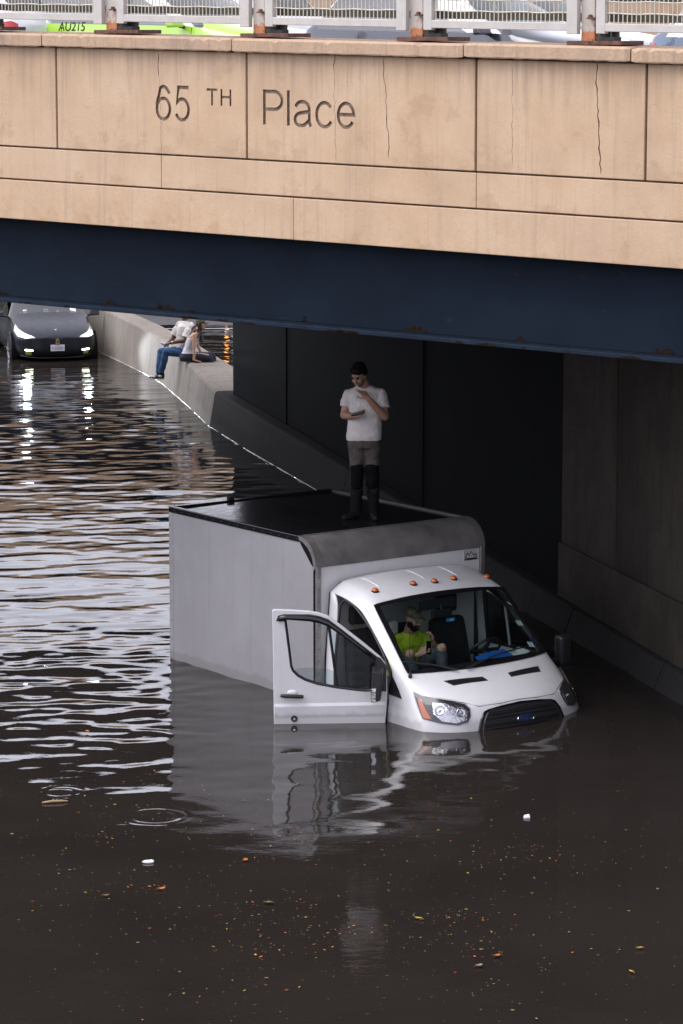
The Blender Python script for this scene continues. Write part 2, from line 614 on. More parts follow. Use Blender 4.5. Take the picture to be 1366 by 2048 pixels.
# local frame: x along the bridge to the right, y into the bridge, z up
def sh(mb, g=G):
    mb.v = [(x, y, z + g * x) for x, y, z in mb.v]
    return mb
def fascia_material():
    nb = NB('tan_concrete')
    co = nb.coord()
    fine = nb.noise(co, 40, 6, 0.7)
    mid = nb.noise(co, 1.3, 7, 0.6, 0.1)
    big = nb.noise(nb.coord((0.5, 1, 1.2)), 0.9, 3, 0.5)
    streak = nb.noise(nb.coord((9, 1, 0.35)), 1.3, 5, 0.65)
    stain = nb.noise(nb.coord((1.0, 1, 1.25)), 1.6, 9, 0.74, 0.25)
    c = nb.ramp(mid, [(0.3, (0.47, 0.320, 0.196)), (0.5, (0.54, 0.376, 0.236)), (0.72, (0.60, 0.44, 0.292))])
    c = nb.mix(nb.ramp(big, [(0.4, 0.0), (0.7, 0.4)]), c, (0.52, 0.38, 0.275))
    sz = nb.n('ShaderNodeSeparateXYZ'); nb.l(co, sz.inputs[0])
    zz = nb.n('ShaderNodeMath', operation='MULTIPLY_ADD'); nb.l(sz.outputs['X'], zz.inputs[0]); zz.inputs[1].default_value = 0.019; nb.l(sz.outputs['Z'], zz.inputs[2])
    # rain that splashes off the ledges leaves brown patches along the foot of each tier
    ledge = None
    for za, zb in ((5.78, 6.12), (5.43, 5.62), (5.0, 5.14)):
        m_ = nb.n('ShaderNodeMapRange'); nb.l(zz.outputs[0], m_.inputs[0]); m_.inputs[1].default_value = za; m_.inputs[2].default_value = zb; m_.inputs[3].default_value = .10; m_.inputs[4].default_value = 0
        g_ = nb.n('ShaderNodeMath', operation='GREATER_THAN'); nb.l(zz.outputs[0], g_.inputs[0]); g_.inputs[1].default_value = za - .02
        p_ = nb.n('ShaderNodeMath', operation='MULTIPLY'); nb.l(m_.outputs[0], p_.inputs[0]); nb.l(g_.outputs[0], p_.inputs[1])
        if ledge is None: ledge = p_
        else:
            q_ = nb.n('ShaderNodeMath', operation='MAXIMUM'); nb.l(ledge.outputs[0], q_.inputs[0]); nb.l(p_.outputs[0], q_.inputs[1]); ledge = q_
    s2 = nb.n('ShaderNodeMath', operation='ADD'); nb.l(stain, s2.inputs[0]); nb.l(ledge.outputs[0], s2.inputs[1]); stain = s2.outputs[0]
    c = nb.mix(nb.ramp(stain, [(0.575, 0.0), (0.625, 0.30), (0.76, 0.6)]), c, (0.37, 0.235, 0.135))
    c = nb.mix(nb.ramp(streak, [(0.53, 0.0), (0.74, 0.42)]), c, (0.31, 0.22, 0.16))
    c = nb.mix(nb.ramp(fine, [(0.3, 0.16), (0.6, 0.0)]), c, (0.22, 0.15, 0.11))
    sx = nb.n('ShaderNodeSeparateXYZ'); nb.l(co, sx.inputs[0])
    # dirty water has run down from the coping and from the ledges
    drip = nb.noise(nb.coord((5.5, 1, 0.22)), 1.6, 6, 0.7)
    up = nb.n('ShaderNodeMath', operation='MULTIPLY_ADD'); nb.l(sx.outputs['X'], up.inputs[0]); up.inputs[1].default_value = 0.019; nb.l(sx.outputs['Z'], up.inputs[2])
    mr = nb.n('ShaderNodeMapRange'); nb.l(up.outputs[0], mr.inputs[0]); mr.inputs[1].default_value = 6.25; mr.inputs[2].default_value = 6.88; mr.inputs[3].default_value = 0.0; mr.inputs[4].default_value = .24
    ad = nb.n('ShaderNodeMath', operation='ADD'); nb.l(drip, ad.inputs[0]); nb.l(mr.outputs[0], ad.inputs[1])
    c = nb.mix(nb.ramp(ad.outputs[0], [(0.60, 0.0), (0.84, 0.55)]), c, (0.27, 0.185, 0.135))
    pits = nb.n('ShaderNodeTexVoronoi', feature='F1')
    pits.inputs['Scale'].default_value = 9
    nb.l(co, pits.inputs['Vector'])
    c = nb.mix(nb.ramp(pits.outputs['Distance'], [(0.02, 0.7), (0.06, 0.0)]), c, (0.16, 0.10, 0.07))
    nb.l(c, nb.b.inputs['Base Color'])
    nb.b.inputs['Roughness'].default_value = 0.9
    h = nb.mix(0.5, fine, mid)
    nb.bump(h, 0.35, 0.012)
    return nb.m
M_fascia = fascia_material()
M_coping = concrete('coping_concrete', (0.47, 0.33, 0.22), (0.17, 0.125, 0.115), 0.5, 4.0, 0.5, blotch=(0.5, 0.68))
M_grime = pm('joint_grime', (0.24, 0.17, 0.12), 0.95, 0.35, 20)
M_girder = None
def girder_material():
    nb = NB('blue_girder_paint')
    co = nb.coord()
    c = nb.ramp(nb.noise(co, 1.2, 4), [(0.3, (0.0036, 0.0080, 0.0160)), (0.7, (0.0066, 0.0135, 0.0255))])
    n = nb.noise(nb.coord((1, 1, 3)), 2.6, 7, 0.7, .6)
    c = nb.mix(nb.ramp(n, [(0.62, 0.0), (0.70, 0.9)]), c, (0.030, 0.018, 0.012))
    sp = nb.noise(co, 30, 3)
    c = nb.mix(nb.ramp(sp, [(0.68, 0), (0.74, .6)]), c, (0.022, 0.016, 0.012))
    nb.l(c, nb.b.inputs['Base Color'])
    nb.b.inputs['Roughness'].default_value = 0.7
    nb.b.inputs['Specular IOR Level'].default_value = 0.12
    nb.bump(sp, 0.2, 0.004)
    return nb.m
M_girder = girder_material()
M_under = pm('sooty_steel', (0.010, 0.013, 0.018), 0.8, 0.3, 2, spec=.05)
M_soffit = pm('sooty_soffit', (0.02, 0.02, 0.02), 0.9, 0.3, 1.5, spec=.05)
M_deckroad = pm('bridge_asphalt', (0.085, 0.083, 0.085), 0.7, 0.25, 2)
M_walk = pm('sidewalk_concrete', (0.33, 0.31, 0.29), 0.85, 0.15, 2)

bridge = empty('road_bridge', (0, 30, 0), BA)
tag(bridge, 'tan concrete road overpass with the carved street name across the top of the photo', 'bridge')

# --- cutters: the carved street name and the cracks
def arc(cx, cy, rx, ry, a0, a1, n=14):
    return [(cx + rx * cos(radians(a0 + (a1 - a0) * k / n)), cy + ry * sin(radians(a0 + (a1 - a0) * k / n))) for k in range(n + 1)]
# letters as single strokes in a box of unit height (x height .72)
GLYPH = {
 '6': (.62, [arc(.31, .31, .27, .31, 140, 500, 26), [(.565, .78)] + arc(.32, .70, .22, .27, 35, 130, 8) + arc(.42, .40, .375, .46, 142, 190, 6)]),
 '5': (.62, [[(.56, .965), (.16, .965), (.085, .50)] + arc(.30, .31, .27, .31, 128, -152, 24)]),
 'T': (.62, [[(0.0, .96), (.62, .96)], [(.31, .96), (.31, 0)]]),
 'H': (.62, [[(.04, 0), (.04, 1)], [(.58, 0), (.58, 1)], [(.04, .53), (.58, .53)]]),
 'P': (.64, [[(.05, 0), (.05, 1)], [(.085, .955), (.36, .955)] + arc(.36, .70, .25, .26, 90, -90, 12) + [(.05, .44)]]),
 'l': (.10, [[(.05, 0), (.05, 1)]]),
 'a': (.56, [arc(.27, .50, .215, .20, 165, 0, 10) + [(.485, .14), (.53, 0)], [(.485, .42), (.20, .37)] + arc(.20, .185, .16, .175, 95, 270, 10) + [(.32, .02), (.485, .17)]]),
 'c': (.54, [arc(.28, .35, .245, .345, 40, 325, 22)]),
 'e': (.56, [[(.04, .375), (.52, .375)] + arc(.28, .36, .24, .34, 3, 325, 26)])}
def stroke_text(mb, body, size, x, z, width, gap, w):
    """grooves cut along the strokes; the whole word is width wide"""
    tot = sum(GLYPH[c][0] for c in body) + gap * (len(body) - 1)
    k = width / tot
    for c in body:
        gw, strokes = GLYPH[c]
        for st in strokes:
            P = [Vector((x + p[0] * k, z + p[1] * size)) for p in st]
            L, R = [], []
            for i, p in enumerate(P):
                if i == 0: d = P[1] - P[0]
                elif i == len(P) - 1: d = P[-1] - P[-2]
                else: d = (P[i + 1] - p).normalized() + (p - P[i - 1]).normalized()
                d.normalize()
                n = Vector((-d.y, d.x)) * w / 2
                e = d * (w * .1) if i == len(P) - 1 else (d * (-w * .1) if i == 0 else Vector((0, 0)))
                if 0 < i < len(P) - 1:
                    cc = max(.55, (P[i + 1] - p).normalized().dot(d))
                    n = n / cc
                L.append(p + n + e); R.append(p - n + e)
            m = len(P)
            q = (ord(c) % 7 + len(mb.v) % 5) * .0004
            vs = [(p.x, -.03 - q, p.y) for p in L] + [(p.x, -.03 - q, p.y) for p in R] + [(p.x, .024 + q, p.y) for p in L] + [(p.x, .024 + q, p.y) for p in R]
            fs = []
            for j in range(m - 1):
                fs += [(j, j + 1, m + j + 1, m + j), (2 * m + j, 3 * m + j, 3 * m + j + 1, 2 * m + j + 1), (j, 2 * m + j, 2 * m + j + 1, j + 1), (m + j, m + j + 1, 3 * m + j + 1, 3 * m + j)]
            fs += [(0, m, 3 * m, 2 * m), (m - 1, 3 * m - 1, 4 * m - 1, 2 * m - 1)]
            mb.add(vs, fs)
        x += (gw + gap) * k
def crack_poly(pts, w, seed):
    r = random.Random(seed)
    P = []
    for (a, b) in zip(pts[:-1], pts[1:]):
        n = max(2, int(abs(b[1] - a[1]) / 0.045))
        for k in range(n):
            t = k / n
            P.append((a[0] + (b[0] - a[0]) * t + r.uniform(-.012, .012), a[1] + (b[1] - a[1]) * t))
    P.append(pts[-1])
    ws = [w * r.uniform(.5, 1.2) for _ in P]
    ws[0] = ws[-1] = w * .25
    return P, ws
CRACKS = [([(-2.39, 6.87), (-2.385, 6.62)], .011), ([(-2.383, 6.64), (-2.365, 6.2), (-2.356, 5.76)], .0045),
          ([(-.093, 6.86), (-.09, 6.70)], .010), ([(-.09, 6.71), (-.085, 6.3), (-.07, 5.77)], .004),
          ([(.523, 6.83), (.53, 6.6), (.56, 6.3), (.586, 5.85)], .008), ([(2.03, 6.75), (2.04, 6.3), (2.055, 5.82)], .004),
          ([(2.98, 6.8), (2.99, 6.5), (3.01, 6.2), (3.041, 5.76)], .012)]
def make_cutter(lst_text, s0, s1):
    mb = MB()
    for t in lst_text:
        stroke_text(mb, *t)
    for i, (pts, w) in enumerate(CRACKS):
        if s0 < pts[0][0] < s1:
            P, ws = crack_poly([(p[0], p[1] - G * p[0]) for p in pts], w, i)
            for k in range(len(P) - 1):
                pass
            L = [(p[0] - q / 2, -.03, p[1]) for p, q in zip(P, ws)]
            R = [(p[0] + q / 2, -.03, p[1]) for p, q in zip(P, ws)]
            n = len(P)
            vs = L + R + [(a, .03, c) for a, b, c in L] + [(a, .03, c) for a, b, c in R]
            fs = []
            for k in range(n - 1):
                fs += [(k, k + 1, n + k + 1, n + k), (2 * n + k, 3 * n + k, 3 * n + k + 1, 2 * n + k + 1),
                       (k, 2 * n + k, 2 * n + k + 1, k + 1), (n + k, n + k + 1, 3 * n + k + 1, 3 * n + k)]
            fs += [(0, n, 3 * n, 2 * n), (n - 1, 3 * n - 1, 4 * n - 1, 2 * n - 1)]
            mb.add(vs, fs)
    return mb

def panel(s0, s1, z0, z1, texts, name='fascia_panel', y0=0.0):
    mb = MB(); mb.box((s0, y0, z0), (s1, .12, z1))
    # soft arris along the edges
    o = mb.build(name, [M_fascia, M_grime], bridge, bevel=0.007)
    bake(o)
    cut = make_cutter(texts, s0, s1) if z1 - z0 > .6 else MB()
    if cut.v:
        me = cut.mesh('cut')
        bm = bmesh.new(); bm.from_mesh(me)
        bmesh.ops.remove_doubles(bm, verts=bm.verts, dist=1e-5)
        bmesh.ops.recalc_face_normals(bm, faces=bm.faces)
        for f in bm.faces: f.material_index = 1
        bm.to_mesh(me); bm.free()
        me.materials.append(M_fascia); me.materials.append(M_grime)
        c = bpy.data.objects.new('cut', me); COL.objects.link(c)
        c.parent = bridge
        m = o.modifiers.new('b', 'BOOLEAN'); m.object = c; m.operation = 'DIFFERENCE'; m.solver = 'EXACT'
        m.use_self = True
        bake(o)
        bpy.data.objects.remove(c)
    for v in o.data.vertices:
        v.co.z += G * v.co.x
    o.data.update()
    return o
JO = [-16.0, -11.6, -7.6, -3.825, -1.212, 1.62, 3.525, 6.2, 9.0]
T = {3: [('65', 0.345, -2.425, 6.145, 0.46, .16, .036), ('TH', 0.165, -1.735, 6.308, 0.32, .22, .024)],
     4: [('Place', 0.345, -1.000, 6.140, 1.17, .12, .036)]}
for k in range(len(JO) - 1):
    panel(JO[k] + .013, JO[k + 1] - .013, 5.785, 6.85, T.get(k, []))
for a, b in ((-16, -7.6), (-7.6, -2.36), (-2.36, 1.63), (1.63, 5.4), (5.4, 9)):
    panel(a + .003, b - .003, 5.432, 5.768, [], 'fascia_band', 0.0)
for a, b in ((-16, -6.2), (-6.2, -.6), (-.6, 4.3), (4.3, 9)):
    panel(a + .002, b - .002, 4.995, 5.415, [], 'fascia_band', -.012)
mb = MB(); mb.box((-16, .10, 5.0), (9, .45, 6.86))
sh(mb).build('parapet_wall', M_grime, bridge)
# coping stones, worn and chipped along the arris
CJ = [-16, -12.3, -8.6, -6.4, -3.952, -1.340, 1.525, 3.40, 6.0, 9.0]
for k in range(len(CJ) - 1):
    r = random.Random(40 + k)
    a, b = CJ[k] + .008, CJ[k + 1] - .008
    n = max(4, int((b - a) / .05))
    mb = MB()
    rows = []
    dz = r.uniform(-.006, .006)
    for i in range(n + 1):
        x = a + (b - a) * i / n
        end = .012 if i in (0, n) else 0
        j = lambda q: r.uniform(-q, q)
        chip = .02 if r.random() < .06 else 0
        rows.append([(x, -.085 + end, 6.86 + dz + end + j(.003)), (x, -.092 + end, 6.872 + dz + j(.003)), (x, -.092 + end + j(.002), 6.975 + dz - chip), (x, -.07 + chip + j(.0045), 6.997 + dz - end),
                     (x, .48, 7.012 + dz - end), (x, .5, 6.99), (x, .5, 6.862)])
    mb.grid(rows)
    mm = len(rows[0])
    mb.f.append(list(range(mm))); mb.mi.append(0)
    mb.f.append(list(range(n * mm, (n + 1) * mm))[::-1]); mb.mi.append(0)
    mb.grid([[(a, -.085, 6.861), (a, .5, 6.861)], [(b, -.085, 6.861), (b, .5, 6.861)]])
    sh(mb).build('coping_stone', M_coping, bridge)
# steel girders: the painted edge girder and the sooty ones behind
def girder(y, m, z0=4.10, z1=5.55, name='girder', s0=-26, s1=20):
    g = -0.0145
    mb = MB()
    mb.box((s0, y - .012, z0 + .045), (s1, y + .012, z1))
    mb.box((s0, y - (.10 if name == 'edge_girder' else .19), z0 + .012), (s1, y + .19, z0 + .042))
    if name == 'edge_girder':
        for x in np.arange(s0 + 1.2, s1, 4.9):
            mb.box((x - .01, y + .013, z0 + .05), (x + .01, y + .16, z1 - .02))
    for x in ():
        pass
    return sh(mb, g).build(name, m, bridge)
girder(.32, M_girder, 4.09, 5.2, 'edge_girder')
M_flange = pm('worn_blue_flange', (0.0078, 0.0155, 0.029), .6, .35, 5, bump=.3, bscale=40, spec=.15)
mb = MB(); mb.box((-26, .10, 4.085), (20, .52, 4.128))
sh(mb, -0.0145).build('bottom_flange', M_flange, bridge, bevel=.006)
M_rust = pm('flaking_rust', (0.0150, 0.0095, 0.0072), .9, .6, 24, bump=.6, bscale=60, spec=.05)
rr3 = random.Random(17)
for k in range(26):     # rust scabs along the edge of the flange and the foot of the web
    s = rr3.uniform(-5.2, 4.2); L = rr3.uniform(.05, .28); up_ = rr3.random() < .45
    n = 9; z0_ = 4.129 if up_ else 4.086
    yy = .303 if up_ else .0975
    hh = rr3.uniform(.03, .09) if up_ else .036
    poly = [(s + L * t / n, yy, z0_ - .0145 * s) for t in range(n + 1)] + [(s + L * t / n, yy, z0_ + hh * (.35 + .65 * rr3.random()) * sin(pi * (t + .5) / (n + 1)) ** .5 - .0145 * s) for t in range(n, -1, -1)]
    mb = MB(); mb.prism(poly, (0, .004, 0))
    mb.build('rust_scab', M_rust, bridge)
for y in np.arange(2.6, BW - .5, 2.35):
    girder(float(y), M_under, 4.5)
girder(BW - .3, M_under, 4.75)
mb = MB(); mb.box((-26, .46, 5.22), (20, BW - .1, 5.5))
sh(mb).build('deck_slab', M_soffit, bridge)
mb = MB(); mb.box((-26, .46, 5.5), (20, BW - .46, 5.98))
sh(mb).build('deck', M_deckroad, bridge)
for y0, y1 in ((.46, 3.1), (BW - 2.6, BW - .46)):
    mb = MB(); mb.box((-26, y0, 5.98), (20, y1, 6.14))
    sh(mb).build('sidewalk', M_walk, bridge, bevel=.02)
mb = MB(); mb.box((-26, BW - .45, 5.0), (20, BW, 7.0))
sh(mb).build('rear_parapet', M_fascia, bridge)
# the flank walls of the cutting, left of us and right of us
wall = empty('retaining_wall', (-15.5, 20, 0))
tag(wall, 'tall stained concrete retaining wall along the left edge of the sunken road', 'wall')
mb = MB()
for k in range(14):
    y0 = -40 + k * 9.0
    x0 = 3.0 - (y0) * .256; x1 = 3.0 - (y0 + 8.96) * .256
    mb = MB(); mb.hexa([(x0 - 1.4, y0, -2), (x0, y0, -2), (x1, y0 + 8.96, -2), (x1 - 1.4, y0 + 8.96, -2), (x0 - 1.4, y0, 4.0), (x0 - .2, y0, 4.0), (x1 - .2, y0 + 8.96, 4.0), (x1 - 1.4, y0 + 8.96, 4.0)])
    mb.build('wall_panel', M_barrier, wall)

# --- the next overpass further up the road (seen mirrored in the water)
far = empty('far_road_bridge', (-14, 92, 0), radians(-16))
tag(far, 'next tan concrete overpass further up the road, seen mirrored in the water', 'bridge')
mb = MB(); mb.box((-40, 0, 6.2), (40, .5, 8.5))
mb.build('fascia_panel', M_fascia, far)
for k in range(6):
    mb = MB(); mb.box((-40, .6 + k * 2.6, 4.0), (40, 1.0 + k * 2.6, 6.1))
    mb.build('girder', M_under, far)
mb = MB(); mb.box((-40, .5, 6.1), (40, 15, 6.6)); mb.build('deck', M_soffit, far)
mb = MB(); mb.box((5.5, 1, -1), (6.7, 14, 3.9)); mb.build('pier', M_pier, far)
mb = MB(); mb.box((-26, 1, -1), (-25, 14, 3.9)); mb.build('abutment', M_pier, far)

# ------------------------------------------------------------------ pedestrian fence on the coping
def rusty_paint():
    nb = NB('rusty_beige_paint')
    co = nb.coord()
    n = nb.noise(co, 14, 6, 0.7, .4)
    tcz = nb.n('ShaderNodeSeparateXYZ'); nb.l(co, tcz.inputs[0])
    # the rust has run from the bolts and the foot of the post
    h = nb.ramp(tcz.outputs['Z'], [(0.0, 0.85), (0.07, 0.42), (0.20, 0.33), (0.34, 0.26)])
    mul = nb.n('ShaderNodeMath', operation='MULTIPLY'); nb.l(n, mul.inputs[0]); nb.l(h, mul.inputs[1])
    base = nb.ramp(nb.noise(co, 6, 4), [(0.3, (0.47, 0.42, 0.36)), (0.7, (0.53, 0.485, 0.43))])
    c = nb.mix(nb.ramp(mul.outputs[0], [(0.19, 0.0), (0.23, 0.9)]), base, (0.48, 0.15, 0.035))
    c = nb.mix(nb.ramp(mul.outputs[0], [(0.42, 0.0), (0.5, 0.9)]), c, (0.10, 0.04, 0.025))
    nb.l(c, nb.b.inputs['Base Color'])
    nb.b.inputs['Roughness'].default_value = 0.6
    nb.bump(n, .2, .004)
    return nb.m
M_post = rusty_paint()
M_beige = pm('beige_paint', (0.50, 0.465, 0.42), 0.45, 0.08, 10)
M_rustplate = pm('rusty_plate', (0.115, 0.052, 0.036), 0.85, 0.55, 16, bump=.5, bscale=60)
M_oldsteel = pm('weathered_rail', (0.075, 0.068, 0.050), 0.8, 0.25, 8)
M_dkbolt = pm('dark_steel', (0.035, 0.038, 0.033), 0.7, 0.3, 12)
fence = empty('pedestrian_fence', bridge.location, BA)
tag(fence, 'beige steel mesh fence with rust-streaked posts on top of the concrete overpass', 'fence')
PS = [-8.8, -6.9, -5.0, -3.057, -1.072, 0.890, 2.861, 4.82, 6.8]
for k, s in enumerate(PS):
    zb = 7.012 + G * s
    mb = MB(); mb.box((s - .075, -.07, -.02), (s + .075, .07, 1.6))
    o = mb.build('fence_post', M_post, fence, bevel=.008)
    o.location = (0, .10, zb + .05)
    for v in o.data.vertices: pass
    # rusted base plate, front nuts, and the stub of a second post
    mb = MB(); mb.box((s - .205, -.02, zb - .0045), (s + .41, .36, zb + .035))
    mb.build('base_plate', M_rustplate, fence, bevel=.006)
    mb = MB(); mb.box((s + .12, .04, zb + .035), (s + .20, .12, zb + .19)); mb.box((s + .21, .10, zb + .035), (s + .27, .16, zb + .16)); mb.box((s + .10, .02, zb + .035), (s + .3, .14, zb + .07))
    mb.build('bracket', M_dkbolt, fence, bevel=.004)
    mb = MB(); mb.lathe([(0.0, -.03), (.018, -.03), (.018, .0), (0, 0)], 6, 'Y', (s + .035, .03, zb + .26)); mb.box((s + .03, -.045, zb + .235), (s + .11, .03, zb + .25))
    mb.build('bolt', M_rustplate, fence)
M_wire = pm('mesh_wire', (0.56, 0.52, 0.42), 0.45, 0.06, 30)
for k in range(len(PS) - 1):
    a, b = PS[k] + .125, PS[k + 1] - .125
    z0 = 7.135
    z1 = 8.25
    mb = MB()
    mb.box((a, -.03, z0), (b, .03, z0 + .075)); mb.box((a, -.03, z1), (b, .03, z1 + .06))
    mb.box((a, -.032, z0 - .02), (a + .10, .032, z1 + .06)); mb.box((b - .075, -.032, z0 - .03), (b + .045, .032, z1 + .06))
    o = sh(mb).build('panel_frame', M_beige, fence, bevel=.006)
    mb = MB()
    for x in np.arange(a + .13, b - .08, .0485):
        mb.tube([(x, 0, z0 + .06), (x, 0, z1)], .0052, 5, False)
    for i, z in enumerate(np.arange(z0 + .165, z1, .108)):
        w = [(x, -.008 if q % 2 else .008, z + .004 * sin(q * 1.3 + i)) for q, x in enumerate(np.arange(a + .05, b - .02, .097))]
        mb.tube(w, .0062, 5, False)
    o = sh(mb).build('wire_mesh', M_wire, fence)
    o['kind'] = 'stuff'
# two weathered traffic rails behind the mesh
for z, t in ((7.262, .037), (7.445, .037), (7.66, .037)):
    mb = MB(); mb.box((-12, .20, z - t), (9, .27, z + t))
    sh(mb).build('rail', M_oldsteel, fence, bevel=.006)

# ------------------------------------------------------------------ the box truck
M_white = None
def truck_paint():
    nb = NB('white_truck_paint')
    co = nb.coord()
    n = nb.noise(co, 2.5, 6, .65)
    st = nb.noise(nb.coord((5, 5, .8)), 1.6, 5)
    c = nb.ramp(n, [(0.3, (0.66, 0.652, 0.658)), (0.7, (0.72, 0.712, 0.718))])
    c = nb.mix(nb.ramp(st, [(0.55, 0.0), (0.8, 0.22)]), c, (0.42, 0.40, 0.38))
    sp = nb.noise(co, 45, 4, .7)
    c = nb.mix(nb.ramp(sp, [(0.68, 0), (0.76, .35)]), c, (0.3, 0.27, 0.24))
    # a dirty wet band, with a ragged edge, where the flood has lapped the paint
    dz = nb.n('ShaderNodeSeparateXYZ'); nb.l(co, dz.inputs[0])
    dm = nb.n('ShaderNodeMath', operation='MULTIPLY_ADD'); nb.l(nb.noise(nb.coord((3, 3, 1)), 3, 6, .65), dm.inputs[0]); dm.inputs[1].default_value = -.16; nb.l(dz.outputs['Z'], dm.inputs[2])
    c = nb.mix(nb.ramp(dm.outputs[0], [(0.0, .26), (0.045, 0.0)]), c, (0.13, 0.112, 0.098))
    nb.l(c, nb.b.inputs['Base Color'])
    nb.b.inputs['Roughness'].default_value = .28
    nb.b.inputs['Coat Weight'].default_value = .4
    nb.b.inputs['Coat Roughness'].default_value = .08
    return nb.m
M_white = truck_paint()
def box_panel():
    nb = NB('grimy_white_panel')
    co = nb.coord()
    n = nb.noise(co, 1.1, 6, .65, .4)
    st = nb.noise(nb.coord((7, 7, .45)), 1.2, 6, .65)
    c = nb.ramp(n, [(0.3, (0.275, 0.266, 0.277)), (0.7, (0.335, 0.326, 0.338))])
    c = nb.mix(nb.ramp(st, [(0.5, 0.0), (0.78, 0.35)]), c, (0.24, 0.225, 0.22))
    b2 = nb.noise(nb.coord((1.6, 1.6, .8)), 1.3, 5, .7)
    c = nb.mix(nb.ramp(b2, [(0.62, 0.0), (0.70, .35)]), c, (0.29, 0.29, 0.335))
    # a dirty wet band, with a ragged edge, where the flood has lapped the paint
    dz = nb.n('ShaderNodeSeparateXYZ'); nb.l(co, dz.inputs[0])
    dm = nb.n('ShaderNodeMath', operation='MULTIPLY_ADD'); nb.l(nb.noise(nb.coord((3, 3, 1)), 3, 6, .65), dm.inputs[0]); dm.inputs[1].default_value = -.16; nb.l(dz.outputs['Z'], dm.inputs[2])
    c = nb.mix(nb.ramp(dm.outputs[0], [(0.0, .32), (0.045, 0.0)]), c, (0.13, 0.112, 0.098))
    nb.l(c, nb.b.inputs['Base Color'])
    nb.b.inputs['Roughness'].default_value = .45
    return nb.m
M_panel = box_panel()
M_blackpl = pm('black_plastic', (0.018, 0.018, 0.020), 0.45, 0.25, 14)
M_gloss = pm('black_trim', (0.010, 0.010, 0.012), 0.15, 0.2, 14)
M_alu = pm('dull_aluminium', (0.36, 0.345, 0.33), 0.42, 0.2, 9, metal=.75)
M_capm = pm('weathered_metal_cap', (0.26, 0.245, 0.235), 0.5, 0.28, 3.5, metal=.55, bump=.1, bscale=30)
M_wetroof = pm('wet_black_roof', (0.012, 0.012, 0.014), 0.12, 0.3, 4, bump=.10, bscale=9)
M_rivet = pm('rivet', (0.10, 0.095, 0.09), 0.5, 0.2, 9, metal=.5)
M_amber = pm('amber_plastic', (0.55, 0.115, 0.012), 0.2, 0.12, 20, coat=.6)
M_mirror = pm('mirror_chrome', (0.75, 0.75, 0.77), 0.06, 0.03, 3, metal=1)
M_lens = None
M_seat = pm('black_seat_cloth', (0.016, 0.016, 0.019), 0.85, 0.3, 20, bump=.3, bscale=90)
M_trim = pm('grey_cab_trim', (0.40, 0.39, 0.39), 0.7, 0.08, 6)
M_dash = pm('black_dashboard', (0.014, 0.014, 0.016), 0.6, 0.25, 12, bump=.2, bscale=120)
M_glass = glass('window_glass', (0.80, 0.90, 0.92), 0.0, 0.86)
M_ws = glass('windscreen_glass', (0.88, 0.97, 0.96), 0.0, 0.84)

TR = empty('box_truck', (.65, 32.038, 0), -math.atan2(cos(.63), sin(.63)))
tag(TR, 'white box truck half sunk in the flood with its passenger door open', 'truck')
# local: x to the nose, y to the driver's side (image right), z above the water
BL, BWD, BH = 2.84, 1.14, 1.758          # box length, half width, height over water
def tb(name, a, b, m, par=None, bev=.004):
    mb = MB(); mb.box(a, b); return mb.build(name, m, par or TR, bevel=bev)
# --- the box body
CH = [(-.30, BH - .03), (-.23, BH - .05), (-.12, BH - .12), (-.05, BH - .20), (-.012, BH - .285)]
for sgn in (-1, 1):
    poly = [(-BL, sgn * BWD, -1.0), (-.012, sgn * BWD, -1.0)] + [(x, sgn * BWD, z) for x, z in ([(-.012, 1.49), (-.29, 1.728)])] + [(-BL, sgn * BWD, BH - .03)]
    mb = MB(); mb.prism(poly, (0, -sgn * .04, 0))
    side = mb.build('side_panel', M_panel, TR)
    if sgn < 0:
        # faint seams between the sheets of the near side
        for x in (-2.05, -1.22, -.62):
            mb = MB(); mb.box((x - .003, -BWD - .0012, -.8), (x + .003, -BWD + .001, BH - .05))
            mb.build('seam_strip', M_panel, side)
    # trims: top rail, rear corner post, front corner post
    mb = MB(); mb.box((-BL - .02, sgn * (BWD + .012), BH - .055), (-.29, sgn * (BWD - .05), BH + .012))
    mb.build('top_rail', M_gloss if sgn < 0 else M_rivet, TR, bevel=.008)
    mb = MB(); mb.box((-BL - .025, sgn * (BWD + .008), -1), (-BL + .055, sgn * (BWD - .05), BH - .058))
    mb.build('corner_post', M_panel, TR, bevel=.008)
    # chamfer strip, dark, and the metal corner post in front
    mb = MB(); mb.prism([(-.31, sgn * (BWD + .010), BH - .005), (-.27, sgn * (BWD + .010), BH - .075), (-.055, sgn * (BWD + .010), 1.47), (-.0, sgn * (BWD + .010), 1.48), (-.04, sgn * (BWD + .01), 1.60), (-.12, sgn * (BWD + .01), 1.69)], (0, -sgn * .05, 0))
    mb.build('corner_trim', M_gloss, TR, bevel=.004)
    mb = MB(); mb.box((-.045, sgn * (BWD + .006), -1), (-.012, sgn * (BWD - .03), 1.47))
    mb.build('corner_seal', M_gloss, TR, bevel=.004)
    mb = MB(); mb.box((-.010, sgn * (BWD + .004), -1), (.022, sgn * (BWD - .055), 1.475))
    post = mb.build('corner_post', M_alu, TR, bevel=.006)
    mb = MB()
    for z in np.arange(-.2, 1.45, .13):
        mb.lathe([(0, .003), (.006, .002), (.008, 0)], 6, 'X', (.022, sgn * (BWD - .022), float(z)))
    tag(mb.build('rivets', M_rivet, post), kind='stuff')
mb = MB()
for z in np.arange(-.2, 1.7, .22):
    mb.ball((-BL + .02, -BWD - .009, float(z)), .007, 6, 4)
for x in np.arange(-BL + .1, -.3, .16):
    mb.ball((float(x), -BWD - .013, BH - .025), .006, 6, 4)
tag(mb.build('rivets', M_rivet, TR), kind='stuff')
tb('front_panel', (-.03, -BWD + .056, -1), (-.004, BWD - .056, 1.47), M_white)
tb('rear_door', (-BL, -BWD + .051, -1), (-BL + .03, BWD - .051, BH - .03), M_panel)
mb = MB()
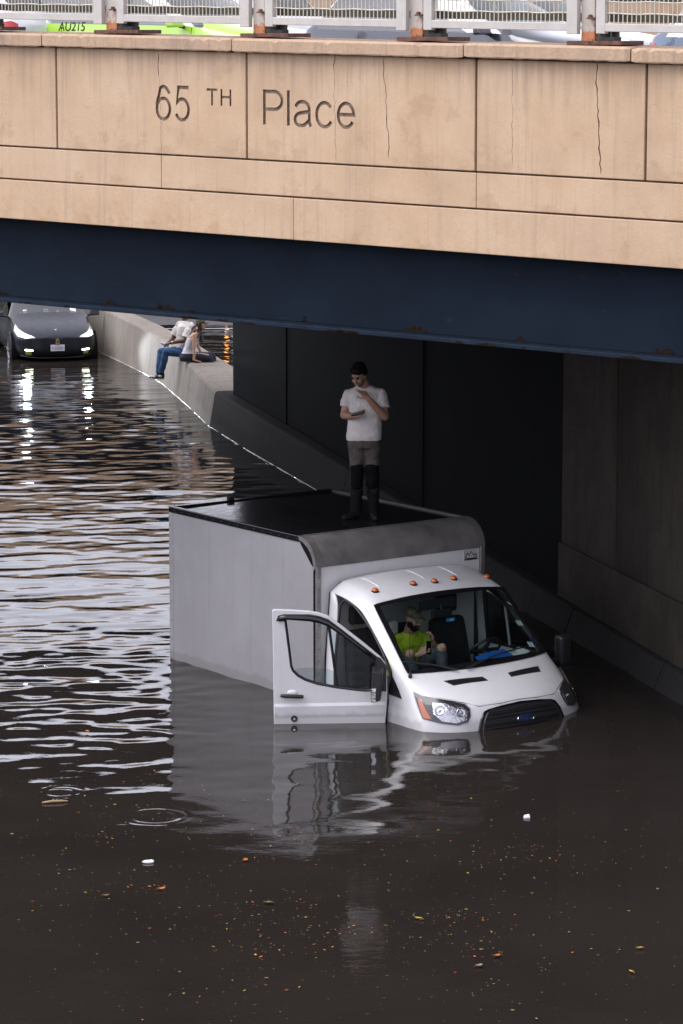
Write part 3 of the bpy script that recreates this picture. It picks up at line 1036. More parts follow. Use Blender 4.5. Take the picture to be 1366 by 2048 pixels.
mb.grid([[(-BL + .01, -BWD + .06, BH - .008), (-BL + .01, 0, BH + .004), (-BL + .01, BWD - .06, BH - .008)], [(-.30, -BWD + .06, BH - .008), (-.30, 0, BH + .004), (-.30, BWD - .06, BH - .008)]])
mb.grid([[(-BL + .01, -BWD + .06, BH - .03), (-BL + .01, BWD - .06, BH - .03)], [(-.30, -BWD + .06, BH - .03), (-.30, BWD - .06, BH - .03)]])
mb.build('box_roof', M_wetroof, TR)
tb('rear_roof_rail', (-BL - .02, -BWD + .05, BH - .03), (-BL + .05, BWD - .05, BH + .016), M_gloss)
tb('marker_lamp', (-BL - .03, -.35, BH + .017), (-BL + .02, -.27, BH + .05), M_blackpl)
# rounded metal cap over the front edge
mb = MB()
cap = [(-.315, BH + .006)] + [(-.30 + .305 * sin(radians(t)), BH + .004 - .285 * (1 - cos(radians(t)))) for t in range(0, 91, 9)] + [(.006, 1.462)]
mb.grid([[(x, y, z) for x, z in cap] for y in (-BWD + .045, -.6, 0, .6, BWD - .045)])
mb.grid([[(x - .02, y, z - .02) for x, z in cap] for y in (-BWD + .045, BWD - .045)])
cp = mb.build('front_cap', M_capm, TR, smooth=40)
for sgn in (-1, 1):
    mb = MB()
    mb.grid([[(x + .007 * nx, y, z + .007 * nz) for (x, z), (nx, nz) in zip(cap, [(0, 1)] + [(sin(radians(t)), cos(radians(t))) for t in range(0, 91, 9)] + [(1, 0)])] for y in sorted((sgn * (BWD - .075), sgn * (BWD + .012)))])
    mb.grid([[(x + .007 * nx, sgn * (BWD + .012), z + .007 * nz) for (x, z), (nx, nz) in zip(cap, [(0, 1)] + [(sin(radians(t)), cos(radians(t))) for t in range(0, 91, 9)] + [(1, 0)])], [(x - .035, sgn * (BWD + .012), z - .035) for x, z in cap]])
    st = mb.build('cap_band', M_alu, cp, smooth=40)
mb = MB()
for y in np.arange(-1.0, 1.01, .2):
    mb.ball((.006, float(y), 1.475), .006, 6, 4); mb.ball((-.29, float(y), BH + .008), .006, 6, 4)
tag(mb.build('rivets', M_rivet, cp), kind='stuff')
tb('cap_edge', (-.33, -BWD + .05, BH + .006), (-.30, BWD - .05, BH + .012), M_alu, cp, .002)
# small emblem plate at the top right of the front panel
M_plateg = pm('emblem_grey', (0.50, 0.49, 0.49), .5, .1, 30)
pl = tb('emblem_plate', (-.004, .865, 1.335), (.0035, 1.055, 1.452), M_plateg, None, .002)
mb = MB()
def ribbon(mb, pts, w, x):
    for (a, b) in zip(pts[:-1], pts[1:]):
        a, b = Vector(a), Vector(b); d = (b - a).normalized(); n = Vector((-d.y, d.x)) * w / 2
        mb.prism([(x, *(a + n - d * w * .3)), (x, *(b + n + d * w * .3)), (x, *(b - n + d * w * .3)), (x, *(a - n - d * w * .3))], (.002, 0, 0))
ribbon(mb, [(.885, 1.37), (.92, 1.355), (1.0, 1.355), (1.035, 1.365), (1.025, 1.405), (.995, 1.385), (.965, 1.43), (.935, 1.39), (.905, 1.42), (.885, 1.37)], .009, .0036)
ribbon(mb, [(.87, 1.345), (1.05, 1.345)], .014, .0036)
ribbon(mb, [(.873, 1.345), (.873, 1.44)], .008, .0036)
mb.build('emblem_mark', M_blackpl, pl)

# --- the cab: one cage, subdivided, then parted into paint and glass
cage = MB()
def row(*p): return [tuple(q) for q in p]
# columns: centre, mid, shoulder, side
R = [
 row((.05, 0, 1.345), (.05, .48, 1.338), (.05, .83, 1.305), (.05, .985, 1.20)),
 row((.30, 0, 1.335), (.30, .48, 1.325), (.30, .82, 1.285), (.31, .965, 1.165)),
 row((.58, 0, 1.262), (.575, .48, 1.252), (.562, .83, 1.208), (.53, .96, 1.09)),
 row((.695, 0, 1.195), (.69, .48, 1.187), (.672, .882, 1.142), (.655, .972, 1.02)),
 row((1.10, 0, .855), (1.08, .52, .85), (1.02, .91, .825), (.97, 1.00, .76)),
 row((1.49, 0, .512), (1.455, .55, .512), (1.34, .935, .518), (1.24, 1.02, .515)),
 row((1.60, 0, .452), (1.56, .55, .455), (1.45, .95, .455), (1.33, 1.035, .42)),
 row((1.84, 0, .37), (1.81, .52, .372), (1.70, .86, .352), (1.56, 1.04, .26)),
 row((2.02, 0, .262), (1.985, .50, .262), (1.875, .82, .225), (1.70, 1.04, .14)),
 row((2.085, 0, .18), (2.05, .50, .172), (1.935, .84, .13), (1.745, 1.045, .06)),
 row((2.135, 0, .02), (2.10, .50, .01), (1.98, .86, -.02), (1.77, 1.05, -.06)),
 row((2.15, 0, -.35), (2.12, .50, -.35), (1.99, .88, -.35), (1.78, 1.05, -.35))]
for sgn in (1, -1):
    for i in range(len(R) - 1):
        for j in range(3):
            cage.m = 1 if (i in (3, 4) and j < 2) else 0
            q = [R[i][j], R[i][j + 1], R[i + 1][j + 1], R[i + 1][j]]
            q = [(x, sgn * y, z) for x, y, z in q]
            cage.add(q, [(0, 1, 2, 3)])
    cage.m = 0
    # fender side, from the side column down to below the water
    for i in range(5, len(R) - 1):
        a, b = R[i][3], R[i + 1][3]
        if i < 10:
            q = [a, (a[0], 1.06, min(-.12, a[2] - .2)), (b[0], 1.06, min(-.12, b[2] - .2)), b]
            q2 = [(a[0], 1.06, min(-.12, a[2] - .2)), (a[0], 1.055, -.5), (b[0], 1.055, -.5), (b[0], 1.06, min(-.12, b[2] - .2))]
            for qq in (q, q2):
                cage.add([(x, sgn * y, z) for x, y, z in qq], [(0, 1, 2, 3)])
    # fender between the hinge line and the screen corner
    q = [R[5][3], (1.15, 1.03, .44), (1.15, 1.062, -.12), (R[5][3][0], 1.06, -.12)]
    q2 = [(1.15, 1.062, -.12), (1.15, 1.055, -.5), (R[5][3][0], 1.055, -.5), (R[5][3][0], 1.06, -.12)]
    for qq in (q, q2):
        cage.add([(x, sgn * y, z) for x, y, z in qq], [(0, 1, 2, 3)])
    # B pillar
    bp = [(.05, .985, 1.20), (.20, .975, 1.18), (.20, 1.055, .45), (.05, 1.055, .45)]
    bp2 = [(.05, 1.055, .45), (.20, 1.055, .45), (.20, 1.06, -.5), (.05, 1.06, -.5)]
    for qq in (bp, bp2):
        cage.add([(x, sgn * y, z) for x, y, z in qq], [(0, 1, 2, 3)])
WS = set()
def ck(p):
    return (round(p.x, 4), round(abs(p.y), 4), round(p.z, 4))
for i in (3, 5):
    for j in range(3): WS.add((tuple(round(c, 4) for c in R[i][j]), tuple(round(c, 4) for c in R[i][j + 1])) if j < 2 else None)
for i in (3, 4):
    WS.add((tuple(round(c, 4) for c in R[i][2]), tuple(round(c, 4) for c in R[i + 1][2])))
HOOD = set()
for i in (7, 8):
    for j in (2,):
        HOOD.add((tuple(round(c, 4) for c in R[i][j]), tuple(round(c, 4) for c in R[i + 1][j])))
for j in range(2):
    HOOD.add((tuple(round(c, 4) for c in R[8][j]), tuple(round(c, 4) for c in R[8][j + 1])))
ROOFL = set()
for i in (0, 1, 2):
    ROOFL.add((tuple(round(c, 4) for c in R[i][2]), tuple(round(c, 4) for c in R[i + 1][2])))
for i in range(0, 5):
    ROOFL.add((tuple(round(c, 4) for c in R[i][3]), tuple(round(c, 4) for c in R[i + 1][3])))
def crs(a, b):
    k, k2 = (ck(a), ck(b)), (ck(b), ck(a))
    if k in WS or k2 in WS: return .75
    if k in HOOD or k2 in HOOD: return .45
    if k in ROOFL or k2 in ROOFL: return .35
    return 0
VC = {tuple(round(c, 4) for c in R[i][2]) for i in (3, 5)}
me = subsurf(cage, 3, crs, lambda p: .9 if ck(p) in VC else 0)
body = link('cab_body', split_mats(me, 0), M_white, TR, True)
sd = body.modifiers.new('s', 'SOLIDIFY'); sd.thickness = .018; sd.offset = -1
ws = link('windscreen', split_mats(me, 1), M_ws, TR, True)
bm = bmesh.new(); bm.from_mesh(me)
CAB = BVHTree.FromBMesh(bm)
WSB = None
# black border printed round the screen: a ring that follows the glass
wm = ws.data
bm2 = bmesh.new(); bm2.from_mesh(wm); WSB = BVHTree.FromBMesh(bm2)
loop = []
be = [e for e in bm2.edges if e.is_boundary]
v = be[0].verts[0]; e = be[0]; loop = [v]
while True:
    v = e.other_vert(v)
    if v == loop[0]: break
    loop.append(v)
    nx = [k for k in v.link_edges if k.is_boundary and k != e]
    e = nx[0]
P = [q.co.copy() for q in loop]
ctr = sum(P, Vector()) / len(P)
mb = MB()
outer, inner, inner2 = [], [], []
for p in P:
    d = (p - ctr)
    side = abs(d.y) / .9
    top = p.z > .8
    wdt = .055 if top else (.045 if abs(p.y) > .83 else .075)
    ln = d.length
    o1 = p + d / ln * .012
    i1 = p - d / ln * wdt
    def onws(x, off):
        h, n_, _, _ = WSB.find_nearest(x)
        if n_.x < 0: n_ = -n_
        return h + n_ * off
    outer.append(onws(o1, .005) if False else o1 + Vector((.004, 0, .004))); inner.append(onws(i1, .004)); inner2.append(onws(i1, .0005))
N_ = len(P)
mb.add(outer + inner + inner2, [(i, (i + 1) % N_, N_ + (i + 1) % N_, N_ + i) for i in range(N_)] + [(N_ + i, N_ + (i + 1) % N_, 2 * N_ + (i + 1) % N_, 2 * N_ + i) for i in range(N_)])
mb.build('screen_border', M_gloss, ws, smooth=40)
bm2.free(); bm.free()

# ------------------------------------------------------------------ truck: lamps, grille, bonnet vents
M_house = pm('lamp_housing', (0.035, 0.034, 0.036), 0.3, 0.3, 18)
M_chrome = pm('lamp_reflector', (0.52, 0.52, 0.54), 0.14, 0.25, 40, metal=.95, bump=.5, bscale=22, bdist=.02)
M_lensglass = glass('lamp_lens', (0.95, 0.95, 0.97), 0.02, 0.92)
HL = [(1.504, .985, .367), (1.60, .955, .338), (1.70, .90, .322), (1.83, .765, .298), (1.925, .645, .265), (1.968, .612, .22), (1.99, .62, .15), (2.0, .665, .092), (1.967, .765, .068), (1.86, .912, .09), (1.70, 1.01, .12), (1.60, 1.0, .24)]
AM = [(1.565, .975, .30), (1.615, .965, .30), (1.69, .968, .215), (1.785, .962, .122), (1.71, 1.005, .128), (1.63, .99, .21)]
RF = [(1.72, .90, .275), (1.83, .80, .272), (1.93, .67, .235), (1.965, .642, .19), (1.985, .665, .115), (1.95, .77, .088), (1.86, .885, .108), (1.77, .93, .175)]
for sgn in (-1, 1):
    m = lambda L: [(x, sgn * y, z) for x, y, z in L]
    d = (-.80, -sgn * .58, -.15)
    h = drape('headlight', m(HL), d, CAB, M_house, TR, off=.005)
    drape('indicator', m(AM), d, CAB, M_amber, h, off=.012, res=.02)
    rf = drape('reflector', m(RF), d, CAB, M_chrome, h, off=.010, res=.02, rings=(1, .85, .7, .5, .3, .15))
    # two bowls
    for cx, cy, cz, r in ((1.80, .86, .19, .052), (1.93, .705, .18, .048)):
        hit, nn, _, _ = CAB.find_nearest(Vector((cx, sgn * cy, cz)))
        if nn.x < 0: nn = -nn
        q = nn.to_track_quat('Z', 'Y').to_matrix()
        mb = MB(); mb.lathe([(r, .012), (r * .9, .016), (r * .55, .009), (r * .28, .012), (r * .2, .026), (0, .03)], 20)
        mb.v = [tuple(hit + q @ Vector(p)) for p in mb.v]
        mb.build('bowl', M_chrome, rf, smooth=40) if False else mb.build('bowl', M_chrome, h, smooth=40)
    drape('lens', m(HL), d, CAB, M_lensglass, h, off=.030)
# grille
GR = [(-.56, -.12), (-.565, 0.0), (-.525, .106), (-.465, .178), (-.42, .193), (-.25, .214), (0, .228), (.25, .214), (.42, .193), (.465, .178), (.525, .106), (.565, 0.0), (.56, -.12)]
gr = drape('grille', [(2.0, y, z) for y, z in GR], (-1, 0, 0), CAB, M_blackpl, TR, off=.006, rings=(1, .93, .8, .6, .4, .2))
M_slat = pm('grille_slat', (0.030, 0.030, 0.033), 0.35, 0.2, 20)
def on_cab(y, z, off):
    h, n, _, _ = CAB.ray_cast(Vector((4, y, z)), Vector((-1, 0, 0)))
    return h + Vector((off, 0, 0))
for z, w in ((.186, .40), (.150, .455), (.114, .48), (.078, .50), (.042, .52), (.006, .535), (-.03, .54), (-.066, .54)):
    mb = MB()
    mb.tube([on_cab(y, z + .012 * (1 - (y / .56) ** 2), .012) for y in np.linspace(-w, w, 19)], .0095, 6)
    mb.build('slat', M_slat, gr, smooth=60)
for z, w in ((.168, .43), (.060, .51)):
    mb = MB(); pts = [on_cab(y, z + .012 * (1 - (y / .56) ** 2), .016) for y in np.linspace(-w, w, 19)]
    mb.tube(pts, .013, 6)
    mb.build('slat', M_slat, gr, smooth=60)
mb = MB()
for sgn in (-1, 1):
    mb.tube([on_cab(sgn * y, z, .012) for y, z in ((.43, .170), (.468, .13), (.495, .08), (.515, .02), (.52, -.06))], .012, 6)
    mb.build('grille_surround', M_slat, gr, smooth=60); mb = MB()
mb = MB(); mb.tube([on_cab(y, z, .008) for y, z in GR[1:-1]], .012, 6)
mb.build('grille_rim', M_gloss, gr, smooth=60)
# oval badge
M_blue = pm('badge_blue', (0.010, 0.035, 0.16), 0.15, 0.15, 20, coat=.8)
bp_ = on_cab(0, .072, .018)
mb = MB(); mb.lathe([(0, .016), (.80, .014), (.93, .010), (1.0, 0)], 28, 'X')
mb.v = [(bp_.x + x, bp_.y + y * .115, bp_.z + z * .046) for x, y, z in mb.v]
bd = mb.build('badge', M_blue, gr, smooth=40)
mb = MB(); mb.tube([(bp_.x + .012, bp_.y + .107 * cos(t), bp_.z + .040 * sin(t)) for t in np.linspace(0, 2 * pi, 33)], .004, 5, False)
mb.build('badge_rim', M_mirror, gr, smooth=60)
cu = bpy.data.curves.new('t', 'FONT'); cu.body = 'Ford'; cu.size = .075; cu.shear = .35; cu.extrude = .001; cu.align_x = 'CENTER'; cu.resolution_u = 3
o_ = bpy.data.objects.new('t', cu); COL.objects.link(o_)
dg = bpy.context.evaluated_depsgraph_get(); dg.update()
tm = bpy.data.meshes.new_from_object(o_.evaluated_get(dg)); bpy.data.objects.remove(o_)
for v in tm.vertices:
    a, b, c = v.co
    v.co = (bp_.x + .0175 + c, bp_.y + a * 1.15, bp_.z - .024 + b)
link('badge_script', tm, M_mirror, gr)
# bonnet vents
for sgn in (-1, 1):
    ring = [(1.562, sgn * .635, .45), (1.625, sgn * .17, .45), (1.70, sgn * .155, .42), (1.662, sgn * .585, .42)]
    v_ = drape('bonnet_vent', ring, (0, 0, -1), CAB, M_blackpl, TR, off=.004, res=.05)
    for k in range(1, 4):
        t = k / 4
        a = Vector(ring[0]).lerp(Vector(ring[3]), t); b = Vector(ring[1]).lerp(Vector(ring[2]), t)
        pts = []
        for q in np.linspace(.04, .96, 8):
            p = a.lerp(b, float(q)); h, n, _, _ = CAB.ray_cast(Vector((p.x, p.y, 2)), Vector((0, 0, -1)))
            pts.append(h + Vector((0, 0, .007)))
        mb = MB(); mb.tube(pts, .007, 5)
        mb.build('louvre', M_slat, v_, smooth=60)
# shut line of the bonnet
pts = []
for y, z in [(-.93, .33), (-.80, .305), (-.64, .275), (-.50, .236), (-.25, .240), (0, .252), (.25, .240), (.50, .236), (.64, .275), (.80, .305), (.93, .33)]:
    h, n, _, _ = CAB.ray_cast(Vector((4, y, z)), Vector((-1, 0, 0)))
    pts.append(h + n * (.0015 if n.x > 0 else -.0015))
mb = MB(); mb.tube(pts, .0035, 5); mb.build('bonnet_seam', M_blackpl, TR)
# roof lamps and ribs
for y in (-.72, -.235, .04, .315, .80):
    x = .53 - abs(y) * .06
    h, n, _, _ = CAB.ray_cast(Vector((x, y, 3)), Vector((0, 0, -1)))
    mb = MB()
    mb.lathe([(1.06, -.012), (1.06, .004), (0.9, .006)], 14, 'Z')
    mb.v = [(h.x + a * .043, h.y + b * .040, h.z + c) for a, b, c in mb.v]
    lm = mb.build('roof_lamp', M_blackpl, TR, smooth=40)
    mb = MB(); mb.ball((h.x, h.y, h.z + .004), (.040, .036, .034), 14, 9)
    mb.build('lamp_lens', M_amber, lm, smooth=True)
for y in (-.62, -.02, .42):
    pts = []
    for x in np.linspace(.10, .44, 9):
        h, n, _, _ = CAB.ray_cast(Vector((float(x), y, 3)), Vector((0, 0, -1))); pts.append(h - Vector((0, 0, .004 if 1 < len(pts) + 1 < 9 else .010)))
    mb = MB(); mb.tube(pts, .013, 8); mb.build('roof_rib', M_white, TR, smooth=60)
# gasket between cab and box, door seals
for sgn in (-1, 1):
    mb = MB()
    mb.prism([(.0, sgn * 1.035, -.6), (.0, sgn * 1.03, .45), (.0, sgn * .965, 1.18), (.0, sgn * .82, 1.285), (.0, 0, 1.325), (.0, 0, 1.2), (.0, sgn * .85, 1.1), (.0, sgn * .95, -.6)], (.05, 0, 0))
    mb.build('gasket', M_blackpl, TR)
    mb = MB(); mb.tube([(.205, sgn * 1.045, -.4), (.205, sgn * 1.04, .45), (.205, sgn * .972, 1.08), (.26, sgn * .945, 1.135), (.40, sgn * .935, 1.10), (.55, sgn * .935, 1.01), (.75, sgn * .95, .88), (.98, sgn * .985, .69), (1.145, sgn * 1.01, .50), (1.155, sgn * 1.03, .2), (1.155, sgn * 1.035, -.4)], .016, 8)
    mb.build('door_seal', M_blackpl, TR, smooth=60)
    # black corner piece ahead of the door
    drape('corner_sail', [(1.13, sgn * 1.0, .56), (1.16, sgn * 1.0, .29), (1.37, sgn * 1.0, .275), (1.26, sgn * 1.0, .41)], (0, -sgn, 0), CAB, M_gloss, TR, off=.006, res=.04)
# --- inside
tb('cab_back_wall', (.052, -.95, -.4), (.075, .95, 1.20), M_trim)
tb('cab_floor', (.06, -.98, -.42), (1.35, .98, -.38), M_dash)
mb = MB(); mb.prism([(1.0, -.96, .05), (.99, -.96, .38), (1.08, -.96, .455), (1.36, -.96, .462), (1.42, -.96, .40), (1.40, -.96, .05)], (0, 1.92, 0))
mb.build('dashboard', M_dash, TR, bevel=.02)
def seat(y, w=.25, hr=True):
    mb = MB(); mb.box((.22, y - w, .02), (.78, y + w, .18))
    s_ = mb.build('seat', M_seat, TR, bevel=.05)
    mb = MB(); mb.hexa([(.20, y - w, .16), (.34, y - w, .16), (.34, y + w, .16), (.20, y + w, .16), (.10, y - w * .85, .78), (.21, y - w * .85, .78), (.21, y + w * .85, .78), (.10, y + w * .85, .78)])
    mb.build('backrest', M_seat, s_, bevel=.05)
    if hr:
        mb = MB(); mb.box((.11, y - .13, .83), (.20, y + .13, 1.04)); mb.build('headrest', M_seat, s_, bevel=.04)
        mb = MB(); mb.tube([(.155, y - .05, .76), (.155, y - .05, .85)], .008, 6); mb.build('headrest_rod', M_mirror, s_)
        mb = MB(); mb.tube([(.155, y + .05, .76), (.155, y + .05, .85)], .008, 6); mb.build('headrest_rod', M_mirror, s_)
seat(-.68, .23); seat(-.16, .25, False); seat(.50, .26)
# steering wheel
c = Vector((.86, .46, .52)); ax = Vector((-.75, 0, .66)); e1 = Vector((0, 1, 0)); e2 = ax.cross(e1)
mb = MB(); mb.tube([c + (e1 * cos(t) + e2 * sin(t)) * .20 for t in np.linspace(0, 2 * pi, 33)], .015, 8, False)
sw = mb.build('steering_wheel', M_blackpl, TR, smooth=60)
mb = MB(); mb.tube([c - e1 * .19, c, c + e1 * .19], [.014, .03, .014], 6); mb.tube([c, c - e2 * .19], [.03, .014], 6); mb.tube([c, Vector((1.1, .46, .34))], .03, 8)
mb.build('column', M_blackpl, sw)
# inner mirror hanging from the screen
mb = MB(); mb.box((.74, -.17, .93), (.79, .08, 1.01)); mb.tube([(.76, -.04, 1.0), (.72, -.04, 1.13)], .012, 6)
mb.build('inner_mirror', M_blackpl, TR, bevel=.015)
mb = MB(); mb.box((.72, -.36, 1.02), (.75, .16, 1.13)); mb.build('sun_visor', M_blackpl, TR, bevel=.012)
# driver's closed door: lower skin, window and frame
mb = MB()
mb.grid([[(x, 1.055 - .02 * (z > .3), z) for x in (.21, .5, .85, 1.145)] for z in (-.5, 0, .3, .45)])
mb.grid([[(x, 1.0, z) for x in (.21, 1.145)] for z in (-.5, .45)])
dd = mb.build('driver_door', M_white, TR)
fr_ = [(.225, 1.03, .46), (1.13, 1.015, .47), (.95, .985, .68), (.73, .955, .87), (.53, .94, .995), (.36, .94, 1.075), (.25, .955, 1.10)]
mb = MB(); mb.tube(fr_ + [fr_[0]], .022, 6); mb.build('window_frame', M_blackpl, dd)
mb = MB(); mb.add(fr_, [tuple(range(len(fr_)))]); mb.build('window_pane', M_glass, dd)
mb = MB(); mb.tube([(.62, 1.02, .46), (.60, .955, .95)], .014, 6); mb.build('window_bar', M_trim, dd)
# side mirror on the driver's side
def mirror(par, at, sgn, name='side_mirror'):
    x, y, z = at
    mb = MB()
    mb.hexa([(x - .04, y - .085, z - .17), (x + .05, y - .075, z - .17), (x + .05, y + .075, z - .17), (x - .04, y + .085, z - .17),
             (x - .05, y - .095, z + .17), (x + .06, y - .07, z + .15), (x + .06, y + .08, z + .15), (x - .05, y + .095, z + .17)])
    h = mb.build(name, M_blackpl, par, bevel=.03)
    mb = MB(); mb.box((x - .056, y - .075, z - .13), (x - .049, y + .075, z + .15)); mb.build('mirror_glass', M_mirror, h, bevel=.002)
    return h
mm_ = mirror(TR, (1.12, 1.36, .47), 1)
mb = MB(); mb.tube([(1.14, 1.05, .36), (1.13, 1.30, .36)], .03, 8); mb.build('mirror_arm', M_blackpl, mm_)
# wipers and aerial
def on_ws(y, x, off):
    h, n, _, _ = CAB.ray_cast(Vector((x, y, 3)), Vector((0, 0, -1)))
    return h + Vector((.5, 0, .86)) * off
for (y0, x0), (y1, x1) in (((-.40, 1.475), (-.93, 1.24)), ((-.28, 1.485), (.66, 1.33))):
    mb = MB(); mb.tube([on_ws(y0 + (y1 - y0) * t, x0 + (x1 - x0) * t, .025 + .01 * sin(t * 3)) for t in np.linspace(0, .55, 5)], [.013, .012, .010, .009, .008], 6)
    wp = mb.build('wiper', M_blackpl, TR)
    mb = MB(); mb.tube([on_ws(y0 + (y1 - y0) * t, x0 + (x1 - x0) * t - .01, .014) for t in np.linspace(.28, 1, 8)], .008, 6)
    mb.build('blade', M_blackpl, wp)
h, n, _, _ = CAB.ray_cast(Vector((1.37, -.925, 3)), Vector((0, 0, -1)))
mb = MB(); mb.lathe([(.02, -.005), (.02, .02), (.010, .045), (.006, .06)], 10, 'Z', h); mb.tube([h + Vector((0, 0, .05)), h + Vector((-.015, 0, .52))], [.0042, .0025], 6)
mb.build('aerial', M_blackpl, TR, smooth=40)

# --- the open passenger door: local x from the hinge to the free edge, y outward, z up
DR = bpy.data.objects.new('passenger_door', None)
DOOR_A = math.atan2(-.971, -.651)
outl = [(1.168, -.5), (1.166, .0), (1.172, .7), (1.18, 1.185), (1.165, 1.203), (1.0, 1.197), (.80, 1.182), (.70, 1.165), (.60, 1.128), (.46, 1.025), (.23, .842), (.06, .695), (.012, .63), (-.005, .55), (-.012, .32), (.0, .12), (.01, 0), (.02, -.5)]
hole = [(1.045, 1.09), (.985, .60), (.965, .555), (.915, .505), (.84, .462), (.72, .42), (.53, .382), (.30, .35), (.21, .342), (.14, .345), (.115, .40), (.11, .66), (.25, .772), (.46, .948), (.58, 1.04), (.68, 1.085), (.80, 1.108), (.95, 1.115), (1.03, 1.115)]
def ring_sheet(outer, inner, y):
    bm = bmesh.new()
    edges = []
    for L in (outer, inner):
        vs = [bm.verts.new((p[0], y, p[1])) for p in L]
        for i in range(len(vs)):
            edges.append(bm.edges.new((vs[i], vs[(i + 1) % len(vs)])))
    bmesh.ops.triangle_fill(bm, edges=edges, use_beauty=True)
    me = bpy.data.meshes.new('sheet'); bm.to_mesh(me); bm.free()
    return me
me = ring_sheet(outl, hole, 0)
bm = bmesh.new(); bm.from_mesh(me)
r_ = bmesh.ops.extrude_face_region(bm, geom=bm.faces[:])
for v in r_['geom']:
    if isinstance(v, bmesh.types.BMVert):
        v.co.y += .055
bmesh.ops.recalc_face_normals(bm, faces=bm.faces)
bm.to_mesh(me); bm.free()
DR = link('passenger_door', me, M_white, TR, bevel=.007)
DR.location = (1.152, -1.072, 0)
DR.rotation_euler = (0, 0, DOOR_A)
DR['label'] = 'open passenger door standing out from the cab'
# swage line pressed into the skin, and the raised lower field
mb = MB(); mb.prism([(.02, .054, .225), (.02, .066, .19), (.02, .060, .10), (.02, .054, .06)], (1.135, 0, -.012)); mb.build('swage', M_white, DR)
# rubber round the glass, divider, panes
def closed_tube(name, pts, r, m, y):
    mb = MB(); mb.tube([(p[0], y, p[1]) for p in pts] + [(pts[0][0], y, pts[0][1])], r, 6, False); return mb.build(name, m, DR, smooth=60)
closed_tube('window_rubber', hole, .017, M_blackpl, .045)
mb = MB(); mb.tube([(.598, .035, 1.05), (.51, .035, .385)], .017, 6); mb.build('window_bar', M_blackpl, DR)
lowp = [(.968, .562), (.915, .512), (.84, .468), (.72, .426), (.53, .388), (.545, .55), (.62, .572), (.80, .585), (.90, .580)]
mb = MB(); mb.add([(p[0], .03, p[1]) for p in lowp], [tuple(range(len(lowp)))]); mb.build('window_pane', M_glass, DR)
fq = [(.51, .385), (.30, .355), (.21, .348), (.14, .35), (.118, .40), (.112, .655), (.25, .765), (.46, .94), (.58, 1.03)]
M_qglass = glass('quarter_glass', (0.72, 0.84, 0.88), 0.0, 0.72)
mb = MB(); mb.add([(p[0], .03, p[1]) for p in fq], [tuple(range(len(fq)))]); mb.build('quarter_pane', M_qglass, DR)
# smoked rain visor over the window
vis_o = [(1.14, 1.085), (1.12, 1.14), (1.06, 1.155), (.80, 1.152), (.70, 1.135), (.60, 1.098), (.46, .992), (.23, .808), (.10, .705)]
vis_i = [(1.05, 1.088), (1.03, 1.10), (1.0, 1.098), (.80, 1.082), (.70, 1.062), (.60, 1.022), (.46, .925), (.23, .755), (.12, .668)]
mb = MB(); mb.grid([[(p[0], .058, p[1]) for p in vis_o], [(p[0] * .5 + q[0] * .5, .085, p[1] * .55 + q[1] * .45) for p, q in zip(vis_o, vis_i)], [(q[0], .082, q[1]) for q in vis_i]])
vz = mb.build('rain_visor', M_gloss, DR, smooth=60)
sd = vz.modifiers.new('s', 'SOLIDIFY'); sd.thickness = .004
# handle, lock
mb = MB(); mb.tube([(.862, .085, .290), (.90, .092, .293), (1.05, .092, .300), (1.095, .085, .302)], [.017, .021, .021, .017], 10)
hd = mb.build('handle', M_blackpl, DR, smooth=60)
mb = MB(); mb.ball((.975, .058, .322), (.055, .014, .034), 16, 8); mb.build('handle_cup', M_white, DR, smooth=True)
mb = MB(); mb.lathe([(0, .07), (.012, .07), (.014, .064), (.030, .066), (.036, .056), (.036, .05)], 20, 'Y', (.955, 0, .052)); lk = mb.build('lock', M_blackpl, DR, smooth=40)
mb = MB(); mb.lathe([(0, .0735), (.011, .0735), (.012, .068)], 14, 'Y', (.955, 0, .052)); mb.build('lock_barrel', M_mirror, DR)
# mirror: black housing with a clear repeater, on its sail
mb = MB(); mb.prism([(.115, .03, .345), (.0, .03, .33), (.0, .03, .60), (.06, .03, .685), (.115, .03, .71)], (0, .035, 0)); mb.build('mirror_sail', M_blackpl, DR, bevel=.004)
mb = MB()
mb.hexa([(.055, .10, .275), (.165, .10, .255), (.165, .30, .265), (.075, .30, .285), (.03, .10, .60), (.150, .10, .615), (.155, .30, .60), (.05, .30, .575)])
mb.tube([(.06, .05, .37), (.08, .13, .36)], .035, 8)
mh = mb.build('mirror', M_blackpl, DR, bevel=.026)
mb = MB(); mb.hexa([(.12, .285, .272), (.168, .270, .268), (.168, .308, .270), (.12, .311, .274), (.115, .285, .425), (.166, .270, .42), (.166, .308, .415), (.115, .311, .42)])
mb.build('repeater_lamp', M_chrome, DR, bevel=.008)
mb = MB(); mb.box((.02, -.045, -.4), (1.12, -.002, .33)); mb.build('door_card', M_dash, DR, bevel=.02)
mb = MB(); mb.prism([(.015, -.004, .68), (.10, -.004, .68), (.20, -.004, .345), (.02, -.004, .345)], (0, -.03, 0)); mb.build('inner_sail', M_dash, DR)

